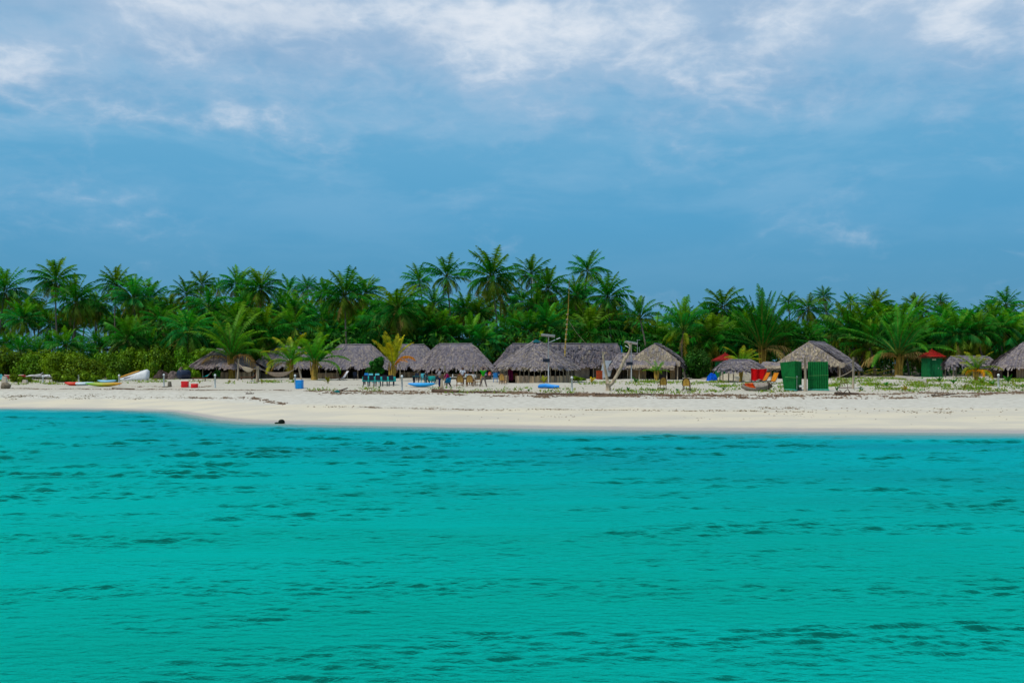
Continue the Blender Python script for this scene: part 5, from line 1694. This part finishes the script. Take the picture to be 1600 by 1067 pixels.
b = at(440, 661.5); mb = MB(); mb.ball((0, 0, .08), (.21, .16, .18), 12, 8, 0, (.012, .018, .014), .06, 3); mb.ball((-.28, -.02, .02), (.16, .1, .07), 9, 6, 0, (.03, .05, .03), .1, 4); tag(mb.build('dark_stone', CLOTH, None, b, smooth=True), "small near-black stone at the water's edge", 'stone')

# driftwood, planks, branches
def log(px0, py0, px1, py1, r, label, m=None, name='driftwood_log', cat='driftwood', bend=.0, lift=0.0, twigs=0, seed=0):
    A, B = at(px0, py0), at(px1, py1); rr = random.Random(seed)
    o = A.copy(); mb = MB(); n = 6
    ps = [A.lerp(B, k / n) - o + Vector((0, rr.uniform(-.08, .08), r * .7 + lift * math.sin(PI * k / n) + rr.uniform(-.02, .03) + bend * k / n)) for k in range(n + 1)]
    mb.tube(ps, [r * (1.1 - .45 * k / n) * rr.uniform(.85, 1.1) for k in range(n + 1)], 7)
    for k in range(twigs):
        p = ps[rr.randrange(1, n)]; mb.tube([p, p + Vector((rr.uniform(-.5, .5), rr.uniform(-.3, .3), rr.uniform(.1, .45)))], [r * .4, r * .15], 5)
    return tag(mb.build(name, m or DRIFT, None, o, smooth=True), label, cat, 'driftwood on the beach')


DKD = mat('dark_driftwood', (.16, .10, .065), (.08, .05, .035), .9, 5, bump=.5)
log(676, 612.5, 716, 613.8, .16, "thick dark driftwood log below the people, left half lighter", DKD, twigs=1)
log(716, 613.5, 782, 612.5, .07, "long thin driftwood pole continuing right of the thick log", DKD)
log(838, 616.5, 905, 617.5, .09, "dark matted branch line below the blue airbed", DKD, twigs=4, seed=4)
log(175, 607.5, 210, 608.5, .06, "thin dark stick on the sand below the green-orange kayak", DKD)
log(1455, 619, 1480, 617.5, .06, "small forked driftwood branch below the red-roofed hut", DKD, twigs=5, seed=8)
log(1478, 618, 1492, 616, .05, "short crooked twig right of the forked driftwood branch", DKD, twigs=2, seed=9)
log(1305, 617, 1342, 616.5, .12, "tangled reddish brown branch pile below the rope post", DKD, twigs=6, seed=5)
log(930, 617.5, 1035, 617, .07, "long brown branch lying in the weed line below the forked tree", DKD, twigs=3, seed=6)
log(530, 611.5, 543, 609, .07, "stick leaning out of the teal scrap on the sand", DKD, bend=.1, name='stick')
heap('teal_scrap', "small teal plastic scrap at the stick's seaward end", 'scrap', 527, 613, .6, .3, .16, (.01, .15, .15), CLOTH, 6)
log(384, 615.5, 397, 615.2, .05, "small dark broken crate rib lying on lower sand below the hammocks", DKD, twigs=4, seed=7)
b0, b1_ = at(1400, 590.5), at(1446, 599)
mb = MB(); d = b1_ - b0
mb.loft([[(0, -.25, .05), (0, .25, .05), (0, .2, .34), (0, -.2, .34)], [(d.x * .5, d.y * .5 - .3, d.z * .5 + .04), (d.x * .5, d.y * .5 + .3, d.z * .5 + .04), (d.x * .5, d.y * .5 + .25, d.z * .5 + .44), (d.x * .5, d.y * .5 - .25, d.z * .5 + .44)], [(d.x, d.y - .25, d.z), (d.x, d.y + .25, d.z), (d.x, d.y + .2, d.z + .36), (d.x, d.y - .2, d.z + .36)]])
tag(mb.build('white_beam', mat('bleached_wood', (.60, .55, .48), (.45, .40, .34), .9), None, b0), "long bleached whitish beam lying left of the red-roofed green hut", 'beam')
b = at(1366, 590); rr = random.Random(15)
root = thing('palm_frond_pile', "pile of fallen yellow-brown palm fronds left of the great palm", 'frond pile', b)
mb = MB()
for k in range(9):
    frond(mb, (rr.uniform(-1.3, 1.0), rr.uniform(-.5, .5), .15 + .08 * k), rr.choice([1.3, 1.6, -1.4, 1.1]) + rr.uniform(-.3, .3), R(rr.uniform(2, 24)), rr.uniform(1.6, 2.8), R(25), rr, mixc(YELLOW, BROWN, rr.random() * .7), lw=.5, n=16, bw=.14, hang=.3)
mb.build('fallen_fronds', DRY, root)
log(1340, 590, 1378, 583, .06, "pale stick leaning on the pile of fallen palm fronds", DRIFT, bend=.4, name='stick')
log(1413, 584.5, 1436, 592, .06, "dry fallen midrib right of the great palm's trunk", DRIFT, bend=0, name='stick')
# rusty frame right of the screen
b = at(1321, 606.5); root = thing('wire_frame', "small rusty bent wire frame beside the rope post's foot", 'frame', b)
mb = MB(); mb.tube([(-.5, 0, .05), (-.35, 0, .75), (-.1, 0, .3), (.1, .1, .8), (.2, 0, .1)], .03, 5); mb.tube([(-.6, 0, .05), (.6, 0, .06)], .04, 5); mb.tube([(-.3, .1, .4), (.3, .1, .5)], .025, 5); mb.build('wire', DKD, root)
# bags by the restaurant
def bag(px, by, c, label, w=.45, h=.62, D=None):
    b = at(px, by) if D is None else GX(px, D); root = thing('backpack', label, 'backpack', b)
    mb = MB(); mb.ball((0, 0, h / 2), (w / 2, w * .36, h / 2), 10, 8, 0, c); mb.build('body', CLOTH, root, smooth=True)
    mb = MB(); mb.ball((0, -w * .28, h * .33), (w * .36, w * .18, h * .24), 9, 6, 0, tuple(x * .7 for x in c)); mb.build('pocket', CLOTH, root, smooth=True)
    mb = MB(); mb.tube([(-.07, 0, h * .97), (-.05, 0, h * 1.1), (.05, 0, h * 1.1), (.07, 0, h * .97)], .018, 5, 0, (.02, .02, .02)); mb.build('strap', CLOTH, root)


tb_ = GX(770, 113)
table("low dark bench loaded with bags left of the round-roofed hut", tb_, 2.0, .6, .5, (.03, .03, .05), (.03, .03, .05), name='bench')
for dx, c, lab in ((-.78, (.05, .03, .10), "dark purple backpack at the bench's left end"), (-.35, (.60, .10, .05), "red and pale backpack on the bench by the hut"), (.08, (.015, .02, .05), "dark navy backpack in the middle of the bench"), (.72, (.01, .03, .07), "dark backpack at the bench's right end")):
    root = thing('backpack', lab, 'backpack', tb_ + Vector((dx, 0, .53)), 0, 'backpacks on the bench')
    mb = MB(); mb.ball((0, 0, .26), (.21, .16, .28), 10, 8, 0, c); mb.build('body', CLOTH, root, smooth=True)
    mb = MB(); mb.ball((0, -.13, .18), (.15, .08, .13), 9, 6, 0, mixc(c, (.6, .6, .6), .35)); mb.build('pocket', CLOTH, root, smooth=True)
put_chair(blue, 774, 597.2, PI, "bright blue chair before the bench with bags", 'single chairs')
b = at(798.5, 597); mb = MB()
for o in (0, .03): mb.grid(lambda u, v: Vector((-.28 + .56 * u, .05 * math.sin(u * 12) + o, 1.45 - 1.15 * v)), 14, 6, 0, (.13, .008, .045))
tag(mb.build('dark_curtain', CLOTH, None, GX(797.5, D7 + 1.2)), "dark magenta curtain hanging in the round-roofed hut's doorway", 'curtain')


# ------------------------------------------------------------------ people
def skin_body(name, chains, m, parent, sub=1):
    """chains: list of (points, radii); a chain's first point may name an earlier vertex by index ('@', i)"""
    vs, es, rs = [], [], []
    for pts, rad in chains:
        prev = None
        for p, r_ in zip(pts, rad):
            if p[0] == '@': prev = p[1]; continue
            vs.append(tuple(p)); rs.append(r_ if hasattr(r_, '__len__') else (r_, r_))
            i = len(vs) - 1
            if prev is not None: es.append((prev, i))
            prev = i
    me = bpy.data.meshes.new(name); me.from_pydata(vs, es, []); me.update()
    me.materials.append(m)
    o = bpy.data.objects.new(name, me); COL.objects.link(o)
    if parent: o.parent = parent
    o.modifiers.new('Skin', 'SKIN')
    sv = me.skin_vertices[0].data
    for i, r_ in enumerate(rs):
        sv[i].radius = r_; sv[i].use_root = (i == 0)
    md = o.modifiers.new('Sub', 'SUBSURF'); md.levels = sub; md.render_levels = sub
    return o


def V(*a): return Vector(a)


def tcol(name, c): return mat(name, c, None, .9, 6, bump=.3, spec=.05)


def person(label, loc, rz, J, shirt, trousers, hair=True, hairlen=0.0, skirt=None, long_tr=True, sleeve=.45, scale=1.0):
    """J: joints pelvis, chest, neck, head, and per side shoulder/elbow/wrist/hand dir, hip/knee/ankle/toe"""
    root = thing('person', label, 'person', loc, rz); root.scale = (scale,) * 3
    ch = []
    pel, ches, nk, hd = J['pelvis'], J['chest'], J['neck'], J['head']
    face = J.get('face', V(0, -1, 0))
    up = (hd - nk).normalized()
    ch.append(([pel, pel.lerp(ches, .5), ches, nk, nk.lerp(hd, .45), hd - up * .02, hd + up * .06, hd + up * .105],
               [(.13, .10), (.12, .09), (.145, .10), (.055, .055), (.052, .055), (.075, .088), (.078, .09), (.05, .06)]))
    cnt = 8
    ch.append(([('@', 5), hd + face * .085 + up * .0, hd + face * .115 - up * .005], [0, .03, .014])); cnt += 2      # nose
    side = up.cross(face).normalized()
    for s_ in (-1, 1):
        ch.append(([('@', 5), hd + side * s_ * .092, hd + side * s_ * .100 + up * .02], [0, .018, .012])); cnt += 2   # ears
    hands = []
    for s_ in ('l', 'r'):
        sh_, eb, wr = J['sh' + s_], J['el' + s_], J['wr' + s_]
        ch.append(([('@', 2), sh_, sh_.lerp(eb, .5), eb, eb.lerp(wr, .4), wr], [0, .055, .047, .040, .037, .026])); cnt += 5
        d = (wr - eb).normalized(); x = d.cross(V(0, 1, .2)).normalized(); n_ = x.cross(d)
        palm_ = wr + d * .075
        ch.append(([('@', cnt - 1), palm_], [0, (.036, .016)])); cnt += 1
        pi_ = cnt - 1
        for k, (o, l) in enumerate(((-.03, .062), (-.010, .075), (.010, .07), (.03, .055))):
            ch.append(([('@', pi_), palm_ + d * .02 + x * o, palm_ + d * (.02 + l * .55) + x * o * 1.1 + n_ * .012, palm_ + d * (.02 + l * .9) + x * o * 1.1 + n_ * .035], [0, .010, .009, .007])); cnt += 3
        ch.append(([('@', pi_), palm_ - d * .03 - x * .035, palm_ + d * .01 - x * .06 + n_ * .015, palm_ + d * .035 - x * .062 + n_ * .03], [0, .012, .010, .008])); cnt += 3
    for s_ in ('l', 'r'):
        hp, kn, an, to = J['hip' + s_], J['kn' + s_], J['an' + s_], J['toe' + s_]
        ch.append(([('@', 0), hp, hp.lerp(kn, .5), kn, kn.lerp(an, .35), an, an.lerp(to, .45) - V(0, 0, .03), to], [0, .085, .075, .055, .055, .036, .036, .022])); cnt += 7
    skin_body('body', ch, SKIN, root)
    # clothes
    nm = label.split()[0]
    cl = [([pel + (ches - pel) * -.08, pel.lerp(ches, .35), pel.lerp(ches, .7), ches, ches.lerp(nk, .62)], [(.155, .12), (.145, .11), (.16, .118), (.168, .122), (.10, .085)])]
    for s_ in ('l', 'r'):
        sh_, eb, wr = J['sh' + s_], J['el' + s_], J['wr' + s_]
        e = sh_.lerp(eb, min(1, sleeve * 2)); pts = [('@', 3), sh_, sh_.lerp(e, .6), e]; rad = [0, .072, .066, .062]
        if sleeve > .5: pts += [eb.lerp(wr, (sleeve - .5) * 2)]; rad += [.045]
        cl.append((pts, rad))
    skin_body('shirt', cl, shirt, root)
    tr_ = [([pel + (ches - pel) * .12, pel - V(0, 0, .04)], [(.15, .115), (.15, .12)])]
    for s_ in ('l', 'r'):
        hp, kn, an = J['hip' + s_], J['kn' + s_], J['an' + s_]
        pts = [('@', 1), hp - V(0, 0, .03), hp.lerp(kn, .5), kn]; rad = [0, .105, .095, .078]
        if long_tr: pts += [kn.lerp(an, .5), an - (an - kn) * .04]; rad += [.072, .064]
        tr_.append((pts, rad))
    skin_body('trousers', tr_, trousers, root)
    if skirt:
        mb = MB(); kz = min(J['knl'].z, J['knr'].z)
        c0 = pel + V(0, 0, .08); c1 = (J['knl'] + J['knr']) * .5
        mb.loft([[(c.x + r_ * (1 + .10 * math.sin(5 * a)) * math.cos(a), c.y + r_ * math.sin(a), c.z) for a in np.linspace(0, 6.28, 19)[:-1]] for c, r_ in ((c0, .17), (c0.lerp(c1, .5), .24), (c1 - V(0, 0, .05), .30))])
        mb.build('skirt', skirt, root, smooth=True)
    if hair:
        mb = MB(); hc = hd + up * .045 - face * .015
        mb.ball(hc, (.094, .100, .095), 12, 8, 0, (1, 1, 1), .03, 2)
        if hairlen: mb.tube([hc - face * .05, hc - face * .10 - up * .12, hc - face * .11 - up * hairlen], [.08, .07, .04], 8)
        o = mb.build('hair', HAIR, root, smooth=True)
    return root


def stand_joints(stride=.0, arml=None, armr=None, lean=0.0, knee=0.0):
    J = dict(pelvis=V(0, 0, .93), chest=V(0, lean * .6, 1.30), neck=V(0, lean, 1.46), head=V(0, lean - .02, 1.60))
    for s_, k in (('l', 1), ('r', -1)):
        J['sh' + s_] = V(.18 * k, lean * .9, 1.40); J['hip' + s_] = V(.09 * k, 0, .88)
        J['kn' + s_] = V(.10 * k + stride * k * .45, -.03 - knee, .48); J['an' + s_] = V(.10 * k + stride * k, .0, .08); J['toe' + s_] = V(.12 * k + stride * k, -.17, .025)
    J['ell'], J['wrl'] = arml or (V(.25, .02, 1.12), V(.24, -.08, .88))
    J['elr'], J['wrr'] = armr or (V(-.25, .02, 1.12), V(-.24, -.08, .88))
    return J


GREYS = tcol('grey_shirt', (.30, .28, .30)); NAVYC = tcol('navy_trousers', (.012, .018, .09)); GRNS = tcol('green_shirt', (.01, .30, .01)); GRYT = tcol('grey_trousers', (.20, .16, .14))
WHTS = tcol('white_shirt', (.74, .74, .80)); MAG = tcol('magenta_top', (.32, .01, .11)); TEALC = tcol('blue_skirt', (.01, .16, .30)); DRKT = tcol('dark_leggings', (.02, .02, .035)); CREAM = tcol('cream_shawl', (.62, .58, .52))
# grey-shirted person, three-quarter view, hand forward to the left
J = stand_joints(.05, (V(.24, -.10, 1.14), V(.16, -.32, 1.05)), (V(-.24, -.08, 1.14), V(-.16, -.32, 1.12)))
person("standing person in grey shirt and navy trousers beside the magenta-clothed person", at(687, 605.5), R(-70), J, GREYS, NAVYC, sleeve=.8, hairlen=.12)
# green-shirted person with arms raised
J = stand_joints(.20, (V(.30, -.10, 1.52), V(.14, -.14, 1.72)), (V(-.32, -.10, 1.50), V(-.15, -.16, 1.70)))
person("person in bright green shirt and grey trousers standing legs apart, both hands at head", at(755, 604.5), R(175), J, GRNS, GRYT)
# bending magenta person
J = dict(pelvis=V(0, .12, .80), chest=V(0, -.12, 1.08), neck=V(0, -.22, 1.20), head=V(0, -.30, 1.30), face=V(0, -.9, -.42))
for s_, k in (('l', 1), ('r', -1)):
    J['sh' + s_] = V(.17 * k, -.16, 1.13); J['hip' + s_] = V(.09 * k, .12, .76)
    J['kn' + s_] = V(.13 * k, -.05 - .12 * k, .44); J['an' + s_] = V(.14 * k, .10 - .28 * k, .08); J['toe' + s_] = V(.15 * k, -.08 - .28 * k, .025)
J['ell'], J['wrl'] = V(.22, -.25, .86), V(.17, -.42, .70); J['elr'], J['wrr'] = V(-.24, -.22, .88), V(-.18, -.40, .66)
person("crouching person in magenta top and blue skirt bending forward", at(700, 605), R(-60), J, MAG, DRKT, skirt=TEALC, sleeve=.8)


def sit_joints():
    J = dict(pelvis=V(0, .05, .52), chest=V(0, .06, .88), neck=V(0, .03, 1.04), head=V(0, 0, 1.18))
    for s_, k in (('l', 1), ('r', -1)):
        J['sh' + s_] = V(.18 * k, .05, .98); J['hip' + s_] = V(.09 * k, 0, .50); J['kn' + s_] = V(.12 * k, -.42, .48); J['an' + s_] = V(.12 * k, -.40, .08); J['toe' + s_] = V(.13 * k, -.57, .025)
        J['el' + s_] = V(.24 * k, -.08, .78); J['wr' + s_] = V(.15 * k, -.30, .80)
    return J


def stool(loc, label):
    root = thing('stool', label, 'stool', loc)
    mb = MB(); mb.box((0, 0, .40), (.42, .42, .06), 0, (.25, .13, .05)); mb.build('seat', WOODT, root)
    for x in (-.17, .17):
        for y in (-.17, .17):
            mb = MB(); mb.box((x, y, .185), (.05, .05, .37), 0, (.2, .10, .04)); mb.build('leg', WOODT, root)


bt2 = bw_ + Vector((0, 1.35, 0))
J = stand_joints(.03, (V(.26, -.08, 1.16), V(.16, -.24, .98)), (V(-.26, -.06, 1.14), V(-.18, -.26, .98)))
person("standing person in white shirt with short black hair behind the white table", bt2 + Vector((-.05, .25, -.02)), R(20), J, WHTS, GRYT, scale=.97)
for dx, lab, top, hl, sl in ((.48, "seated person in white top with bushy dark hair behind the white table", WHTS, .16, "wooden stool under the bushy-haired seated person"), (.98, "seated person in pale cream top at the white table's right half", CREAM, .1, "wooden stool under the cream-topped seated person")):
    q = bt2 + Vector((dx, .1, 0)); q.z = g(q.x, q.y)
    stool(q, sl)
    pr = person(lab, q, R(8), sit_joints(), top, GRYT, hairlen=hl, sleeve=.7, scale=1.0)

# ------------------------------------------------------------------ seedlings and ground cover
def seedling(px, by, hpx, label, c, seed, n=5, spread_=(.25, .9)):
    b = at(px, by); rr = random.Random(seed); root = thing('palm_seedling', label, 'seedling', b, 0, 'young seedlings on the sand')
    mb = MB(); L = hpx * b.y / FPX
    for k in range(n):
        frond(mb, (0, 0, 0), k * 2.4 + rr.uniform(-.3, .3), R(rr.uniform(48, 82)), L * rr.uniform(.9, 1.3), R(rr.uniform(20, 70)), rr, sc(c, rr.uniform(.8, 1.2)), lw=.9, n=9, bw=.5, hang=.3, stalk=.3)
    mb.build('leaves', LEAF, root)
    mb = MB(); mb.tube([(0, 0, -.1), (0, 0, L * .25)], [.05, .03], 5); mb.build('stem', STEM, root)


YG = mixc(GREEN_Y, YELLOW, .5)
for i, (px, by, h, lab, c) in enumerate([
    (512.5, 599.5, 13, "yellow-leaved seedling left of the brown slatted lounger", YG), (358, 598.5, 7, "small brownish seedling near the large young palm's foot", mixc(BROWN, YG, .5)),
    (312, 599, 6, "tiny seedling right of the two red boxes", YG), (409, 599.5, 9, "seedling at the thick hammock post's foot", YG), (459, 597.5, 7, "dark seedling just left of the blue box", GREEN_M),
    (925, 598, 14, "bright yellow-leaved plant below the orange-red cabinet", (.55, .42, .01)), (993, 598.5, 13, "green seedling right of the bluish solar lamp", GREEN_M),
    (850, 599, 14, "yellow-green upright plant against the round-roofed hut's wall", YG), (1414, 611, 13, "yellow-brown dry seedling below the long bleached beam", mixc(YELLOW, BROWN, .4)),
    (1507, 608.5, 14, "bright green-yellow seedling before the flat-roofed shelter", mixc(GREEN_Y, YELLOW, .3)), (1385, 604, 10, "round green tuft below the fallen frond pile", GREEN_M),
    (1345, 611, 9, "green sprout just right of the rope post's foot", GREEN_M), (1308, 612, 9, "dark sprout left of the branch pile", GREEN_D),
    (1250 + 190, 596, 9, "grass tuft at the red-roofed green hut's left corner", GREEN_M), (1468, 597, 12, "bushy tuft at the red-roofed green hut's right corner", GREEN_M),
    (1490, 600, 13, "dark green tuft left of the yellowing palm", GREEN_M), (1534, 600, 15, "broad tuft right of the yellowing palm", GREEN_Y), (1550, 603, 15, "green tuft left of the right-edge white post", GREEN_M),
    (1575, 598, 14, "leafy plant beside the right-edge hut", GREEN_M), (1020, 612, 8, "sprout in front of the left yellow-backed rattan chair", GREEN_M), (1058, 612, 8, "sprout between the two yellow-backed rattan chairs", GREEN_M),
    (981, 611, 9, "sprout on the sand right of the forked tree's foot", GREEN_M), (1131, 610, 8, "sprout left of the orange-lined boat", GREEN_M), (592.5, 607.5, 6, "tiny green sprout in front of the left dining table", GREEN_M),
    (826, 612, 6, "tiny sprout below the blue airbed's left end", GREEN_D), (861, 612.5, 6, "tiny sprout below the blue airbed's right end", GREEN_D), (1206, 606, 7, "sprout by the orange-lined boat's dark stern", GREEN_D), (1598, 606, 8, "sprout at the photo's right edge", GREEN_M)]):
    seedling(px, by, h * .8, lab, c, 60 + i, 6)
# leafy bush right of the round hut
shrub(SHS[1], 906, 594.5, 34, 9, "low green bush against the mud wall right of the round-roofed hut", nom=(.8, .9), seed=9)

# creeping ground cover in patches
rr = random.Random(31)
gc = MB()
BANDS = [(0, 165, 594, 601, 1500, .8), (165, 320, 592, 598, 700, .35), (330, 480, 594, 600, 450, .12), (700, 900, 607, 614, 520, .18), (900, 1000, 596, 600, 500, .4), (1000, 1140, 594, 602, 1500, .5), (960, 1120, 609, 614, 600, .3),
         (1120, 1230, 599, 604, 800, .5), (1110, 1230, 606, 613, 400, .3), (1290, 1600, 591, 604, 6500, .75), (1340, 1600, 604, 611, 1100, .3), (480, 700, 606, 612, 240, .10)]
for (x0, x1, y0, y1, n, dens) in BANDS:
    cl = [(rr.uniform(x0, x1), rr.uniform(y0, y1), rr.uniform(4, 16)) for _ in range(int((x1 - x0) * dens / 4) + 2)]
    for i in range(n):
        cx, cy, r_ = rr.choice(cl)
        px = cx + rr.gauss(0, r_ * .5); py = min(max(cy + rr.gauss(0, .9), y0 - 1), y1 + 1)
        D = at_d = None
        p = at(px, py) if i % 8 == 0 else None
        if p is None: p = last + Vector((rr.gauss(0, .45), rr.gauss(0, .6), 0))
        else: last = p
        z = g(p.x, p.y)
        l = rr.uniform(.09, .26); a = rr.uniform(0, 6.28)
        d = Vector((math.cos(a), math.sin(a), rr.uniform(.2, 1.3))).normalized(); sd_ = Vector((-math.sin(a), math.cos(a), 0))
        b0 = Vector((p.x, p.y, z - .01)); c = mixc(mixc(GREEN_M, GREEN_Y, rr.random()), (.30, .30, .05), rr.random() * .8)
        gc.poly([b0 - sd_ * l * .3, b0 + sd_ * l * .3, b0 + d * l * 1.3], 0, c)
tag(gc.build('ground_cover', LEAF), kind='stuff')

# weed and flotsam lines on the sand
fl = MB()
def flot(px0, py0, px1, py1, n, sz, wob, c0=(.13, .08, .05), c1=(.29, .20, .13), clump=3):
    A, B = at(px0, py0), at(px1, py1)
    cen = [(rr.random(), rr.gauss(0, wob)) for _ in range(max(3, n // clump // 6))]
    for i in range(int(n * 1.5)):
        t, o = rr.choice(cen); t += rr.gauss(0, .022); o += rr.gauss(0, wob * .4)
        if rr.random() < .3: t = rr.random(); o = rr.gauss(0, wob * 1.1)
        p = A.lerp(B, t) + Vector((0, o, 0)); z = g(p.x, p.y)
        l = sz * rr.uniform(.2, 1.0); a = rr.gauss(0, .7); h = sz * rr.uniform(.06, .26)
        d = Vector((math.cos(a), math.sin(a), rr.uniform(-.05, .1))) * l * .5; sd_ = Vector((-math.sin(a), math.cos(a), 0)) * l * .14
        c = mixc(c0, c1, rr.random()); b0 = Vector((p.x, p.y, z))
        q = [b0 - d - sd_, b0 + d - sd_, b0 + d + sd_, b0 - d + sd_, b0 + Vector((rr.uniform(-.1, .1) * l, 0, h))]
        for f in ((0, 1, 4), (1, 2, 4), (2, 3, 4), (3, 0, 4)): fl.poly([q[k] for k in f], 0, c)
flot(480, 611, 700, 613, 420, .34, .55); flot(500, 614.5, 720, 617, 280, .34, .35)
flot(700, 613, 960, 616, 620, .36, .6); flot(740, 619, 1000, 620, 260, .36, .35)
flot(840, 617, 1130, 618, 520, .36, .6, (.13, .07, .045), (.28, .19, .12)); flot(1100, 618, 1345, 618.5, 380, .36, .6, (.12, .065, .04), (.26, .18, .11)); flot(1330, 616, 1600, 614, 420, .36, .7)
flot(1000, 622, 1440, 623, 240, .36, .25); flot(1380, 621, 1530, 619, 130, .32, .4)
flot(480, 635, 760, 640.5, 170, .22, .25); flot(700, 640, 1250, 643, 300, .22, .22, (.16, .12, .05)); flot(1200, 641, 1600, 642, 150, .22, 1.2, (.16, .12, .05))
flot(0, 607, 250, 608.5, 260, .26, .22); flot(230, 608.5, 455, 610.5, 300, .28, .25)
flot(0, 618.5, 300, 620, 260, .22, .4, (.16, .13, .06)); flot(290, 621, 400, 622, 170, .26, .3); flot(395, 621, 445, 632, 200, .30, .4)
flot(600, 650, 1600, 655, 60, .16, 1.5); flot(200, 604, 330, 604, 120, .22, .4); flot(330, 600, 1000, 604, 160, .18, 1.5)
tag(fl.build('seaweed_litter', CLOTH), kind='stuff')
